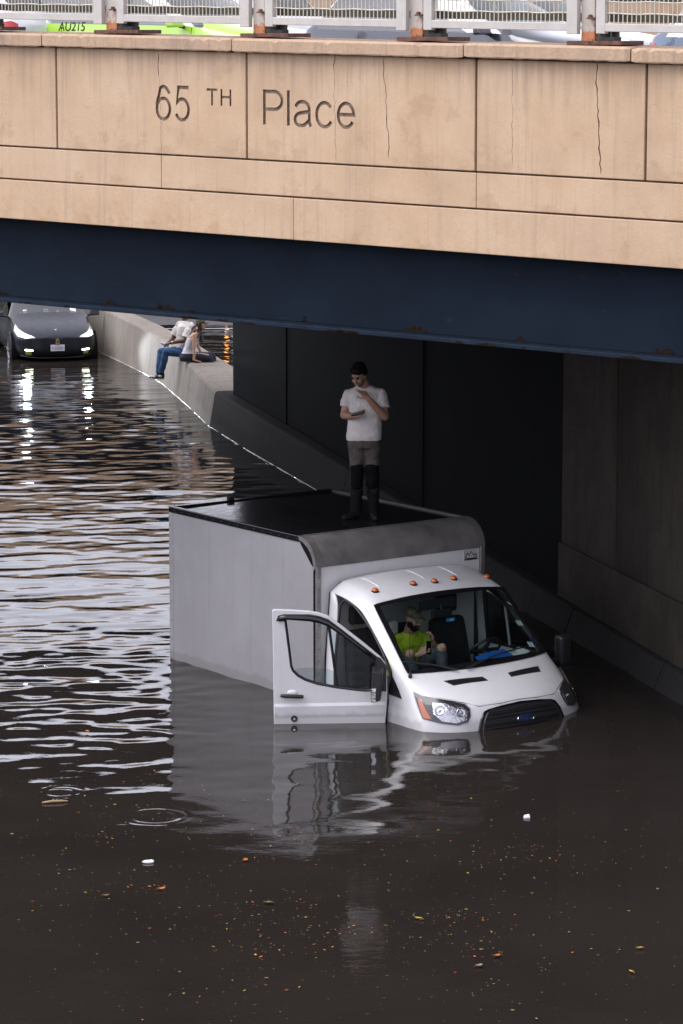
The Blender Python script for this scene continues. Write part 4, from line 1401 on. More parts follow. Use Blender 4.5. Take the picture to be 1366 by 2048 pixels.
# ------------------------------------------------------------------ people
def V(*a): return Vector(a)
class Body(MB):
    """closed shapes that a voxel remesh fuses into one continuous skin"""
    def limb(s, pts, rs, n=14):
        s.tube(pts, rs, n)
        for p, r in zip(pts, rs):
            s.ball(p, r * .995, 14, 9)
        return s
    def ell(s, c, r, M=None, n=16, m=11):
        o = len(s.v)
        s.ball((0, 0, 0), r, n, m)
        c = Vector(c)
        for k in range(o, len(s.v)):
            p = Vector(s.v[k])
            s.v[k] = tuple(c + (M @ p if M else p))
        return s
    def loft(s, rings, n=24):
        """rings: (centre, rx, ry, yaw) of level ellipses, closed top and bottom"""
        vs, fs = [], []
        for c, rx, ry, yaw in rings:
            for i in range(n):
                t = 2 * pi * i / n
                # a little squarer than an ellipse
                q = (abs(cos(t)) ** .85 * (1 if cos(t) >= 0 else -1) * rx, abs(sin(t)) ** .85 * (1 if sin(t) >= 0 else -1) * ry)
                vs.append((c[0] + q[0] * cos(yaw) - q[1] * sin(yaw), c[1] + q[0] * sin(yaw) + q[1] * cos(yaw), c[2]))
        for k in range(len(rings) - 1):
            for i in range(n):
                j = (i + 1) % n
                fs.append((k * n + i, k * n + j, (k + 1) * n + j, (k + 1) * n + i))
        fs.append(tuple(range(n - 1, -1, -1))); fs.append(tuple(range((len(rings) - 1) * n, len(rings) * n)))
        return s.add(vs, fs)
    def hand(s, wrist, fwd, palm, curl=(25, 35, 25), spread=5, thumb=1, sc=1.0, curls=None, thumb_dir=None):
        """four unequal fingers and a thumb; palm = the way the palm faces"""
        f = Vector(fwd).normalized(); p = Vector(palm); p = (p - f * p.dot(f)).normalized()
        a = f.cross(p) * thumb        # towards the thumb
        w = Vector(wrist)
        L = [.040, .045, .041, .032]; seg = [.040, .046, .042, .032]
        for i in range(4):
            o = (1.5 - i) * .0205 * sc
            fd = (f + a * (1.5 - i) * radians(spread)).normalized()
            base = w + a * o * .55 + f * .012 * sc
            kn = w + a * o + f * (.088 - abs(i - 1.2) * .006) * sc
            s.limb([base, kn], [.0165 * sc, .0115 * sc], 8)
            d = fd; q = kn; ang = 0
            cl = curls[i] if curls else curl
            for j, (l, r) in enumerate(zip((seg[i], seg[i] * .62, seg[i] * .48), (.0098, .0088, .0078))):
                ang += radians(cl[j])
                d = (fd * cos(ang) + p * sin(ang)).normalized()
                q2 = q + d * l * sc
                s.limb([q, q2], [r * sc, (r - .0008) * sc], 8)
                q = q2
        s.ell(w + f * .05 * sc, (.017 * sc, .017 * sc, .017 * sc))
        t0 = w + a * .022 * sc + f * .02 * sc + p * .006 * sc
        td = Vector(thumb_dir).normalized() if thumb_dir else (f * .75 + a * .65 + p * .35).normalized()
        t1 = t0 + td * .042 * sc
        t2 = t1 + (td * .8 + f * .4 + p * .2).normalized() * .032 * sc
        t3 = t2 + (td * .6 + f * .6 + p * .3).normalized() * .024 * sc
        s.limb([t0, t1, t2, t3], [.015 * sc, .0115 * sc, .010 * sc, .0085 * sc], 8)
        return s
    def skin(s, name, mat, parent, voxel=.008, smooth=4, wrinkle=0.0, wscale=.09, shrink=0):
        o = s.build(name, mat, parent)
        m = o.modifiers.new('r', 'REMESH'); m.mode = 'VOXEL'; m.voxel_size = voxel
        m = o.modifiers.new('s', 'SMOOTH'); m.factor = .5; m.iterations = smooth
        if wrinkle:
            t = bpy.data.textures.new('folds', 'CLOUDS'); t.noise_scale = wscale; t.noise_depth = 2
            m = o.modifiers.new('d', 'DISPLACE'); m.texture = t; m.strength = wrinkle; m.mid_level = .5; m.texture_coords = 'LOCAL'
        bake(o)
        o.data.polygons.foreach_set('use_smooth', [True] * len(o.data.polygons))
        return o

def frame(fwd, up=(0, 0, 1)):
    f = Vector(fwd).normalized(); u = Vector(up); u = (u - f * u.dot(f)).normalized(); r = f.cross(u)
    return Matrix((r, f, u)).transposed()      # columns: right, forward, up
def head(b, c, M, s=1.0):
    c = Vector(c)
    e = lambda p, r: b.ell(c + M @ Vector(p) * s, tuple(k * s for k in r), M)
    e((0, -.012, .035), (.076, .094, .085))
    e((0, .012, -.01), (.066, .078, .085))
    e((0, .030, -.062), (.050, .056, .048))
    e((0, .068, -.085), (.022, .018, .018))
    e((0, .084, .040), (.048, .016, .014))
    e((.036, .066, -.02), (.024, .022, .022)); e((-.036, .066, -.02), (.024, .022, .022))
    b.limb([c + M @ Vector((0, .090, .022)) * s, c + M @ Vector((0, .112, -.022)) * s], [.009 * s, .0135 * s], 8)
    e((.012, .1, -.026), (.009, .010, .008)); e((-.012, .1, -.026), (.009, .010, .008))
    e((0, .088, -.052), (.025, .012, .008)); e((0, .086, -.066), (.022, .012, .008))
    for q in (-1, 1):
        e((q * .078, -.008, .002), (.008, .017, .029))
M_lip = pm('lip', (0.30, 0.13, 0.11), .5, .15, 40)
M_eye = pm('dark_eye', (0.02, 0.015, 0.012), .25, .2, 40)
def face_bits(root, c, M, s=1.0, brow=None):
    c = Vector(c)
    for q in (-1, 1):
        mb = MB(); mb.ball(c + M @ Vector((q * .031, .083, .018)) * s, .0105 * s, 10, 7); mb.build('eye', M_eye, root, smooth=True)
        if brow:
            mb = MB(); mb.tube([c + M @ Vector((q * .012, .101, .038)) * s, c + M @ Vector((q * .034, .097, .045)) * s, c + M @ Vector((q * .052, .083, .038)) * s], [.005 * s, .006 * s, .003 * s], 6); mb.build('eyebrow', brow, root, smooth=True)
    mb = MB(); mb.tube([c + M @ Vector((x, .099 - abs(x) * .35, -.059)) * s for x in (-.022, -.01, 0, .01, .022)], [.003 * s, .005 * s, .0045 * s, .005 * s, .003 * s], 6); mb.build('mouth', M_lip, root, smooth=True)
def hair_cap(name, c, M, mat, root, s=1.0, voxel=.007):
    b = Body(); c = Vector(c)
    e = lambda p, r: b.ell(c + M @ Vector(p) * s, tuple(k * s for k in r), M)
    e((0, -.022, .060), (.082, .098, .072)); e((0, -.050, .02), (.080, .068, .085)); e((0, .045, .092), (.06, .046, .034))
    e((.06, -.02, .03), (.024, .05, .05)); e((-.06, -.02, .03), (.024, .05, .05))
    return b.skin(name, mat, root, voxel * s, 2, .014, .03)
def shoe(b, ankle, d, s=1.0):
    d = Vector((d[0], d[1], 0)).normalized(); a = Vector(ankle)
    b.limb([a + Vector((0, 0, .03)), a - d * .02 + Vector((0, 0, -.045))], [.055 * s, .048 * s])
    b.limb([a - d * .03 + Vector((0, 0, -.065)), a + d * .08 + Vector((0, 0, -.07)), a + d * .165 + Vector((0, 0, -.078))], [.036 * s, .043 * s, .032 * s])
    return b
def skin_mat(name, col):
    return pm(name, col, .5, .10, 14, bump=.08, bscale=80)
M_skin1 = skin_mat('skin_light_brown', (0.36, 0.20, 0.135))
M_skin2 = skin_mat('skin_brown', (0.115, 0.055, 0.036))
M_skin3 = skin_mat('skin_fair', (0.50, 0.29, 0.20))
M_hairb = pm('black_hair', (0.008, 0.007, 0.007), .7, .4, 60, bump=.6, bscale=120, spec=.12)
M_hairbr = pm('brown_hair', (0.045, 0.026, 0.018), .55, .4, 30, bump=.6, bscale=90, stretch=(1, 1, .25))
M_tee = pm('white_tshirt', (0.60, 0.565, 0.545), .9, .10, 7, bump=.5, bscale=28, bdist=.02)
def graded_trousers():
    nb = NB('graded_work_trousers')          # grey brown cloth, darkening towards the feet with a ragged edge
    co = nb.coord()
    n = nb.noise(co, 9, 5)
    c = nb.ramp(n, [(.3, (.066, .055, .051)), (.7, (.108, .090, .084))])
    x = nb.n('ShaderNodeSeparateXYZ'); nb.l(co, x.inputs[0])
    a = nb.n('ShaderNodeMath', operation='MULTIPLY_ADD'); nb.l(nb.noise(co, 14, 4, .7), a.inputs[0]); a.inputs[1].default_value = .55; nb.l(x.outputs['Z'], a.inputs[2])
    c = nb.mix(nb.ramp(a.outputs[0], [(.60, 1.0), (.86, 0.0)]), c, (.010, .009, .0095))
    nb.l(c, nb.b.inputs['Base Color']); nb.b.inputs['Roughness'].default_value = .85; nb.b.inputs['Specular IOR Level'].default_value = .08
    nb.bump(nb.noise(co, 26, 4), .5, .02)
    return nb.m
M_work = graded_trousers()
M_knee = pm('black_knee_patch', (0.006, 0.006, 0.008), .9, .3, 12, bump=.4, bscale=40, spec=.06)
M_boot = pm('black_boot', (0.012, 0.010, 0.010), .6, .3, 14, bump=.3, bscale=60, spec=.15)
M_phone = pm('black_phone', (0.008, 0.008, 0.010), .12, .2, 8)

# --- the man standing on the box roof: local x image right, y away from us, z up
RM = empty('person', (.215, 32.80, BH + .002), 0)
tag(RM, 'man in white t-shirt and work trousers standing on the truck roof looking at a phone', 'person')
mans = Body()
shl, shr = V(-.130, .01, 1.385), V(.218, -.015, 1.395)
HC = V(-.025, -.105, 1.605); HM = frame((-.40, -.80, -.50))
mans.loft([(V(.035, .0, .84), .165, .115, 0), (V(.035, 0, .95), .168, .115, 0), (V(.037, 0, 1.1), .155, .105, 0), (V(.042, 0, 1.27), .175, .115, 0), (V(.045, .005, 1.39), .185, .10, 0), (V(.05, .01, 1.455), .11, .075, 0)])
mans.limb([V(.048, .0, 1.43), V(.025, -.05, 1.52), V(-.005, -.085, 1.57)], [.066, .058, .055])
head(mans, HC, HM)
el_l, wr_l = V(-.185, -.045, 1.165), V(-.09, -.235, 1.175)
el_r, wr_r = V(.258, -.105, 1.155), V(.078, -.265, 1.375)
for sh_, e_, w_ in ((shl, el_l, wr_l), (shr, el_r, wr_r)):
    mans.limb([sh_, sh_.lerp(e_, .5), e_], [.052, .050, .046]); mans.limb([e_, e_.lerp(w_, .35), w_], [.046, .046, .030])
mans.hand(wr_l, (.75, -.35, .12), (.05, -.15, 1), thumb=-1, curl=(18, 40, 30), sc=1.02)
mans.hand(wr_r, (-.66, .05, .75), (-.35, .45, -.25), thumb=1, curls=[(8, 12, 8), (12, 18, 12), (45, 60, 40), (55, 70, 40)], sc=1.02)
kl, al = V(-.045, -.02, .50), V(-.055, .03, .095)
kr, ar = V(.125, -.02, .50), V(.145, .03, .095)
for h_, k_, a_ in ((V(-.04, 0, .86), kl, al), (V(.115, 0, .86), kr, ar)):
    mans.limb([h_, k_, a_], [.085, .058, .04])
mb_ = mans.skin('body', M_skin1, RM, .0065, 3)
face_bits(RM, HC, HM, 1.0, M_hairb)
hair_cap('hair', HC + HM @ V(0, -.004, .008), HM, M_hairb, RM, 1.06)
b = Body(); e = lambda p, r: b.ell(HC + HM @ V(*p), r, HM)
e((0, .045, -.075), (.048, .044, .034)); e((.045, .03, -.045), (.020, .035, .035)); e((-.045, .03, -.045), (.020, .035, .035))
b.skin('beard', pm('stubble', (0.10, 0.06, 0.045), .8, .3, 40), RM, .006, 2)
sh_ = Body()
sh_.loft([(V(.035, .0, .885), .190, .137, 0), (V(.036, 0, .93), .196, .142, 0), (V(.037, 0, 1.02), .190, .136, 0), (V(.04, 0, 1.14), .186, .132, 0), (V(.043, 0, 1.28), .200, .136, 0), (V(.045, .003, 1.38), .203, .122, 0), (V(.048, .005, 1.435), .165, .098, 0), (V(.045, 0, 1.487), .088, .076, 0)])
for a, c in ((shl, el_l), (shr, el_r)):
    o = (a - V(.045, 0, 1.3)); o.z = 0
    sh_.limb([a + (V(.045, 0, 1.44) - a) * .45, a + V(0, 0, -.005), a.lerp(c, .25)], [.060, .068, .070])
    sh_.tube([a.lerp(c, .05), a.lerp(c, .35), a.lerp(c, .62)], [.070, .073, .073], 18)
sh_.skin('tshirt', M_tee, RM, .008, 4, .022, .10)
tr = Body()
tr.loft([(V(.035, .0, .80), .160, .118, 0), (V(.035, 0, .86), .172, .125, 0), (V(.035, 0, .95), .170, .122, 0)])
for h_, k_, a_ in ((V(-.045, 0, .86), kl, al), (V(.118, 0, .86), kr, ar)):
    tr.limb([h_, h_.lerp(k_, .5), k_], [.100, .088, .074]); tr.limb([k_, k_.lerp(a_, .5)], [.074, .072])
    tr.tube([k_.lerp(a_, .4), k_.lerp(a_, .8), a_ + V(0, 0, -.02)], [.070, .066, .064], 16)
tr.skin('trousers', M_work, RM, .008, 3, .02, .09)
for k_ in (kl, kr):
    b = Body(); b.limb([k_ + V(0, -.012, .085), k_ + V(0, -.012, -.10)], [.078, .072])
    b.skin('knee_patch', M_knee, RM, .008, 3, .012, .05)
for a_, d in ((al, (-.75, -.65)), (ar, (.10, -1))):
    b = Body(); shoe(b, a_ + V(0, 0, .012), d, 1.05); b.skin('boot', M_boot, RM, .008, 3)
PH = empty('phone', RM.location, 0)
tag(PH, 'black phone held at waist height by the man on the truck roof', 'phone')
Mp = frame((.75, -.35, .25), (-.1, -.35, 1))
def oriented_box(name, c, M, half, mat, par, bev=.003):
    mb = MB(); mb.box([-k for k in half], half)
    mb.v = [tuple(Vector(c) + M @ Vector(p)) for p in mb.v]
    return mb.build(name, mat, par, bevel=bev)
oriented_box('phone_body', wr_l + V(.050, -.055, .042), Mp, (.036, .075, .0045), M_phone, PH)
oriented_box('screen', wr_l + V(.050, -.055, .042) + Mp @ V(0, 0, .0052), Mp, (.032, .069, .0006), pm('dark_screen', (.02, .022, .028), .08, .1, 5), PH, 0)
CG = empty('cigarette', RM.location, 0)
tag(CG, 'cigarette at the lips of the man standing on the truck roof', 'cigarette')
mth = HC + HM @ V(.008, .098, -.06)
mb = MB(); mb.tube([mth, mth + (wr_r + V(-.06, -.01, .085) - mth).normalized() * .055], .004, 8); mb.build('paper', pm('cigarette_paper', (.8, .78, .74), .8, .05, 30), CG)
mb = MB(); mb.tube([mth - V(.0, 0, 0), mth + V(.0, -.012, -.003)], .0042, 8); mb.build('filter', pm('filter_tip', (.6, .3, .1), .8, .05, 30), CG)

# --- the man in the cab (in the truck's frame): x to the nose, y to the driver's side
CM = empty('person', TR.location, TR.rotation_euler.z)
tag(CM, 'bearded man in lime green shirt and cap sitting in the truck cab with knees up', 'person')
M_lime = pm('lime_shirt', (0.36, 0.50, 0.018), .85, .12, 10, bump=.5, bscale=30, bdist=.02)
M_camo = pm('camouflage_cap', (0.10, 0.085, 0.055), .9, .75, 38)
M_jean = pm('faded_jeans', (0.050, 0.058, 0.072), .9, .4, 14, bump=.4, bscale=40)
HC2 = V(.575, -.285, .905); HM2 = frame((.93, .22, -.28))
b = Body()
b.loft([(V(.36, -.28, .18), .12, .17, 0), (V(.38, -.27, .32), .115, .155, 0), (V(.41, -.26, .48), .12, .165, 0), (V(.44, -.255, .62), .115, .19, 0), (V(.46, -.26, .70), .075, .11, 0)])
b.limb([V(.46, -.265, .68), V(.54, -.28, .83)], [.066, .058])
head(b, HC2, HM2)
s1, s2 = V(.46, -.455, .655), V(.46, -.055, .655)
e1_, w1 = V(.66, -.52, .47), V(.84, -.40, .575)
e2_, w2 = V(.66, -.02, .50), V(.79, -.18, .665)
for a, c, d in ((s1, e1_, w1), (s2, e2_, w2)):
    b.limb([a, c], [.06, .045]); b.limb([c, c.lerp(d, .35), d], [.045, .045, .03])
b.hand(w1, (.55, .55, .62), (.2, .75, .35), thumb=1, curl=(30, 45, 35))
b.hand(w2, (.1, -.1, 1), (-.45, -.85, .1), thumb=1, curls=[(40, 60, 40), (35, 55, 40), (30, 50, 40), (30, 50, 40)])
hp1, kn1, an1 = V(.45, -.38, .22), V(.90, -.575, .60), V(1.0, -.50, .16)
hp2, kn2, an2 = V(.45, -.18, .22), V(.90, -.15, .615), V(1.0, -.17, .16)
for h_, k_, a_ in ((hp1, kn1, an1), (hp2, kn2, an2)):
    b.limb([h_, k_, a_], [.085, .060, .042])
b.skin('body', M_skin1, CM, .0065, 3)
face_bits(CM, HC2, HM2, 1.0, M_hairb)
q = Body(); e = lambda p, r: q.ell(HC2 + HM2 @ V(*p), r, HM2)
e((0, .045, -.075), (.054, .056, .046)); e((.05, .022, -.045), (.022, .042, .045)); e((-.05, .022, -.045), (.022, .042, .045)); e((0, .086, -.048), (.036, .015, .008))
q.skin('beard', M_hairb, CM, .006, 2, .006, .02)
q = Body(); e = lambda p, r: q.ell(HC2 + HM2 @ V(*p), r, HM2)
e((0, -.015, .062), (.088, .103, .068))
cap_ = q.skin('cap', M_camo, CM, .007, 3)
q = Body()
q.loft([(HC2 + HM2 @ V(0, .10, .06), .085, .055, HM2.to_euler().z), (HC2 + HM2 @ V(0, .105, .068), .085, .058, HM2.to_euler().z)])
mb = MB(); rows = []
for t in np.linspace(-1, 1, 11):
    rows.append([HC2 + HM2 @ V(t * .078, .065 + .02 * (1 - t * t), .058 - .012 * t * t), HC2 + HM2 @ V(t * .075, .10 + .055 * (1 - t * t) ** .6, .045 - .022 * t * t)])
mb.grid(rows); pk = mb.build('cap_peak', M_camo, CM, smooth=60); sd = pk.modifiers.new('s', 'SOLIDIFY'); sd.thickness = .006
q = Body()
q.loft([(V(.36, -.28, .20), .135, .185, 0), (V(.38, -.27, .32), .132, .172, 0), (V(.41, -.26, .48), .137, .182, 0), (V(.44, -.255, .61), .130, .20, 0), (V(.465, -.26, .70), .085, .125, 0), (V(.49, -.265, .745), .068, .078, 0)])
for a, c in ((s1, e1_), (s2, e2_)):
    q.limb([a + V(.01, (-.26 - a.y) * .4, .03), a, a.lerp(c, .4)], [.06, .070, .070]); q.tube([a.lerp(c, .3), a.lerp(c, .80)], [.076, .072], 16)
q.skin('shirt', M_lime, CM, .008, 3, .022, .08)
mb = MB(); mb.box((-.03, -.002, -.01), (.03, .002, .01))
q = Body()
q.loft([(V(.40, -.28, .12), .15, .19, 0), (V(.38, -.28, .27), .14, .185, 0)])
for h_, k_, a_ in ((hp1, kn1, an1), (hp2, kn2, an2)):
    q.limb([h_, h_.lerp(k_, .55), k_ - V(.012, 0, .012)], [.098, .090, .066]); q.limb([k_ - V(.008, 0, .03), k_.lerp(a_, .6), a_], [.066, .068, .058])
q.skin('jeans', M_jean, CM, .009, 3, .018, .06)
for k_ in (kn1, kn2):    # torn knees
    q = Body(); q.ell(k_ + V(.022, 0, .022), (.047, .040, .047)); q.skin('bare_knee', M_skin1, CM, .007, 2)
q = Body(); shoe(q, an1, (1, 0)); q.skin('shoe', M_boot, CM, .009, 2)
q = Body(); shoe(q, an2, (1, 0)); q.skin('shoe', M_boot, CM, .009, 2)
PH2 = empty('phone', TR.location, TR.rotation_euler.z)
tag(PH2, 'black phone in the hand of the man in lime green inside the cab', 'phone')
oriented_box('phone_body', w1 + V(.055, .085, .075), frame((-.15, .15, 1), (1, .2, .1)), (.036, .072, .0045), M_phone, PH2)

# --- the man and the woman sitting on the barrier
M_denim = pm('blue_jeans', (0.030, 0.085, 0.19), .9, .35, 8, bump=.4, bscale=40)
M_snk = pm('black_and_white_sneaker', (0.55, 0.53, 0.55), .6, .1, 20)
M_sole = pm('black_shoe_leather', (0.02, 0.02, 0.024), .5, .3, 20)
BM = empty('person', (-3.08, 59.45, .80), 0)
tag(BM, 'man in white t-shirt and blue jeans dangling his legs off the barrier', 'person')
HC3 = V(-.03, -.02, .86); HM3 = frame((-.9, -.3, -.15))
b = Body()
b.loft([(V(-.03, .0, .0), .13, .17, .3), (V(-.03, 0, .14), .125, .165, .3), (V(-.035, 0, .30), .12, .16, .3), (V(-.04, 0, .46), .13, .175, .3), (V(-.035, 0, .58), .12, .19, .3), (V(-.03, 0, .655), .07, .11, .3)])
b.limb([V(-.03, 0, .63), V(-.03, -.01, .76)], [.07, .06])
head(b, HC3, HM3)
sa, sb = V(-.15, .16, .585), V(.10, -.17, .585)
for a, c, d in ((sa, V(-.27, .13, .34), V(-.36, -.02, .25)), (sb, V(-.03, -.27, .33), V(-.31, -.17, .265))):
    b.limb([a, c], [.062, .047]); b.limb([c, c.lerp(d, .35), d], [.047, .046, .031])
b.hand(V(-.36, -.02, .25), (-.75, -.6, -.1), (.3, -.4, -.8), thumb=1, curl=(35, 45, 30))
b.hand(V(-.31, -.17, .265), (-.9, .3, -.1), (0, .3, -.9), thumb=-1, curl=(30, 45, 30))
LG = ((V(-.08, .10, .07), V(-.51, .05, .075), V(-.56, .0, -.36)), (V(-.05, -.09, .07), V(-.40, -.22, .095), V(-.50, -.17, -.34)))
for h_, k_, a_ in LG:
    b.limb([h_, k_, a_], [.085, .058, .04])
b.skin('body', M_skin2, BM, .009, 3)
face_bits(BM, HC3, HM3, 1.0, M_hairb)
hair_cap('hair', HC3, HM3, M_hairb, BM)
q = Body()
q.loft([(V(-.035, .0, .09), .15, .185, .3), (V(-.035, 0, .2), .155, .185, .3), (V(-.037, 0, .33), .148, .178, .3), (V(-.04, 0, .47), .150, .19, .3), (V(-.035, 0, .585), .135, .20, .3), (V(-.03, 0, .655), .085, .125, .3), (V(-.03, 0, .69), .07, .08, .3)])
for a, c in ((sa, V(-.27, .13, .34)), (sb, V(-.03, -.27, .33))):
    q.limb([a + V(0, -a.y * .4, .035), a, a.lerp(c, .35)], [.06, .075, .078]); q.tube([a.lerp(c, .25), a.lerp(c, .85)], [.084, .088], 16)
q.skin('tshirt', M_tee, BM, .010, 3, .025, .10)
q = Body(); q.loft([(V(-.04, .0, -.01 + .03), .15, .185, .3), (V(-.035, 0, .13), .142, .178, .3)])
for h_, k_, a_ in LG:
    q.limb([h_, h_.lerp(k_, .5), k_], [.105, .092, .075]); q.limb([k_, k_.lerp(a_, .5), a_ + V(0, 0, .04)], [.075, .072, .062])
q.skin('jeans', M_denim, BM, .010, 3, .02, .08)
for (h_, k_, a_), d in zip(LG, ((-1, -.15), (-1, -.25))):
    q = Body(); shoe(q, a_, d, 1.05); so = q.skin('sneaker', M_sole, BM, .009, 2)
    dd_ = Vector((d[0], d[1], 0)).normalized()
    q = Body(); q.ell(a_ + dd_ * .145 + V(0, 0, -.066), (.045, .04, .034)); q.ell(a_ + dd_ * .02 + V(-.005, -.035, -.055), (.05, .022, .022)); q.skin('white_panel', M_snk, so, .008, 2)
    mb = MB(); mb.tube([a_ - dd_ * .06 + V(0, 0, -.105), a_ + dd_ * .06 + V(0, 0, -.108), a_ + dd_ * .19 + V(0, 0, -.105)], [.034, .042, .034], 10); mb.v = [(x, y, a_.z - .105 + (z - a_.z + .105) * .35) for x, y, z in mb.v]
    mb.build('sole', M_snk, so, smooth=60)
mb = MB(); mb.lathe([(.036, -.012), (.038, 0), (.036, .012)], 16, 'X', (-.27, -.185, .272)); mb.build('watch', M_mirror, BM, smooth=60)
mb = MB(); mb.tube([V(.07, -.19, .66), V(-.07, -.17, .48), V(-.19, -.02, .30)], .008, 6); mb.build('bag_strap', pm('strap', (.25, .22, .2), .8, .2, 10), BM)
BT = empty('bottle', BM.location, 0)
tag(BT, 'clear pale plastic bottle in the hands of the man sitting on the barrier', 'bottle')
mb = MB(); mb.lathe([(0, -.09), (.028, -.09), (.030, -.08), (.030, .04), (.022, .07), (.012, .085), (.012, .10), (0, .10)], 16)
mb.v = [tuple(V(-.43, -.10, .235) + frame((.2, .8, .5), (-.8, .2, .5)) @ Vector(p)) for p in mb.v]
mb.build('bottle_body', pm('pale_plastic', (.62, .62, .74), .2, .08, 20), BT, smooth=50)

WM = empty('person', (-2.99, 58.62, .775), 0)
tag(WM, 'woman in white strapless top, olive cap and dark trousers sitting on the barrier', 'person')
M_top = pm('white_strapless_top', (0.60, 0.585, 0.66), .85, .08, 10, bump=.4, bscale=50)
M_navy = pm('navy_trousers', (0.012, 0.014, 0.028), .8, .3, 12, bump=.3, bscale=50)
M_olive = pm('olive_cap', (0.085, 0.085, 0.060), .9, .2, 20)
M_stripe = pm('pink_stripe', (0.62, 0.46, 0.44), .8, .08, 10)
HC4 = V(.245, -.05, .735); HM4 = frame((.96, -.15, -.12), (.25, 0, 1))
b = Body()
b.loft([(V(-.02, .0, .0), .15, .17, 0), (V(-.01, 0, .10), .15, .165, 0), (V(.01, 0, .24), .10, .13, 0), (V(.05, 0, .38), .105, .14, 0), (V(.10, 0, .50), .10, .16, 0), (V(.13, -.01, .57), .07, .11, 0)])
b.limb([V(.135, -.01, .56), V(.205, -.04, .67)], [.05, .047])
head(b, HC4, HM4, .93)
b.limb([V(.115, -.165, .525), V(.11, -.20, .29)], [.046, .036]); b.limb([V(.11, -.20, .29), V(.115, -.215, .18), V(.10, -.22, .05)], [.036, .034, .024])
b.hand(V(.10, -.22, .048), (.95, .1, -.25), (0, 0, -1), thumb=1, curl=(0, 8, 8), sc=.93)
b.limb([V(.10, .155, .53), V(.16, .20, .28), V(.24, .18, .12)], [.046, .036, .024])
b.hand(V(.24, .18, .12), (.95, 0, -.2), (0, 0, -1), thumb=-1, curl=(8, 12, 8), sc=.93)
LW = ((V(.0, -.08, .075), V(.40, -.07, .075), V(.52, -.04, -.36)), (V(.0, .10, .075), V(.44, .12, .09), V(.55, .12, -.36)))
for h_, k_, a_ in LW:
    b.limb([h_, k_, a_], [.09, .06, .038])
b.skin('body', M_skin3, WM, .008, 3)
face_bits(WM, HC4, HM4, .93, M_hairbr)
q = Body(); q.loft([(V(-.015, 0, .13), .150, .165, 0), (V(.0, 0, .20), .125, .145, 0), (V(.02, 0, .27), .113, .143, 0), (V(.055, 0, .38), .120, .153, 0), (V(.085, 0, .455), .120, .165, 0)])
q.skin('strapless_top', M_top, WM, .009, 2, .012, .05)
q = Body(); q.loft([(V(-.03, .0, .01), .15, .175, 0), (V(-.025, 0, .08), .170, .185, 0), (V(-.01, 0, .16), .150, .168, 0)])
for h_, k_, a_ in LW:
    q.limb([h_, h_.lerp(k_, .5), k_], [.105, .092, .075]); q.limb([k_, k_.lerp(a_, .5), a_], [.075, .068, .06])
q.skin('trousers', M_navy, WM, .010, 3, .015, .06)
mb = MB(); mb.tube([V(.12, -.12, .165), V(.25, -.125, .160), V(.39, -.12, .128)], [.012, .016, .014], 8); mb.build('side_stripe', M_stripe, WM, smooth=60)
q = Body(); e = lambda p, r: q.ell(HC4 + HM4 @ V(*p) * .93, tuple(k * .93 for k in r), HM4)
e((0, -.018, .05), (.086, .102, .075))
q.skin('cap', M_olive, WM, .008, 3)
mb = MB(); rows = []
for t in np.linspace(-1, 1, 9):
    rows.append([HC4 + HM4 @ V(t * .075, .065 + .02 * (1 - t * t), .052), HC4 + HM4 @ V(t * .07, .10 + .05 * (1 - t * t) ** .6, .040 - .02 * t * t)])
mb.grid(rows); pk = mb.build('cap_peak', M_olive, WM, smooth=60); sd = pk.modifiers.new('s', 'SOLIDIFY'); sd.thickness = .006
q = Body(); rr = random.Random(3)
for i in range(16):
    side = rr.choice((-1, -1, 1))
    p = HC4 + HM4 @ V(side * rr.uniform(.045, .075), rr.uniform(-.09, .01), .01)
    tgt = V(.235 + rr.uniform(-.03, .07), -.10 + side * .03 + rr.uniform(-.05, .05), .36 + rr.uniform(-.02, .10)) if i < 11 else V(.03 + rr.uniform(-.03, .03), rr.uniform(-.1, .1), .50 + rr.uniform(-.04, .03))
    pts = []
    for t in np.linspace(0, 1, 9):
        pts.append(p.lerp(tgt, float(t)) + V(.014 * sin(t * 11 + i) - .02 * sin(pi * t), .010 * cos(t * 10 + i * 2), .0))
    q.limb(pts, [.024, .024, .024, .023, .021, .019, .016, .012, .007], 8)
q.ell(HC4 + HM4 @ V(0, -.05, .0), (.07, .06, .07), HM4)
q.skin('hair', M_hairbr, WM, .008, 1, .01, .02)

# ------------------------------------------------------------------ cars
M_tyre = pm('tyre_rubber', (0.014, 0.014, 0.015), .8, .3, 20)
M_rim = pm('alloy_rim', (0.42, 0.42, 0.43), .3, .15, 20, metal=.8)
M_carblk = pm('car_black_trim', (0.010, 0.010, 0.011), .35, .3, 20)
M_carglass = glass('car_glass', (0.62, 0.72, 0.72), 0.0, .55, 2.4)
M_red = pm('red_lamp', (0.45, 0.012, 0.016), .15, .15, 20, coat=.8)
M_clear = pm('clear_lamp', (0.72, 0.72, 0.74), .1, .1, 30, metal=.5, coat=.8)
M_inside = pm('car_interior', (0.028, 0.028, 0.030), .8, .3, 12)
def carpaint(name, col, rough=.22, metal=.25):
    return pm(name, col, rough, .05, 3, metal=metal, coat=1.0)

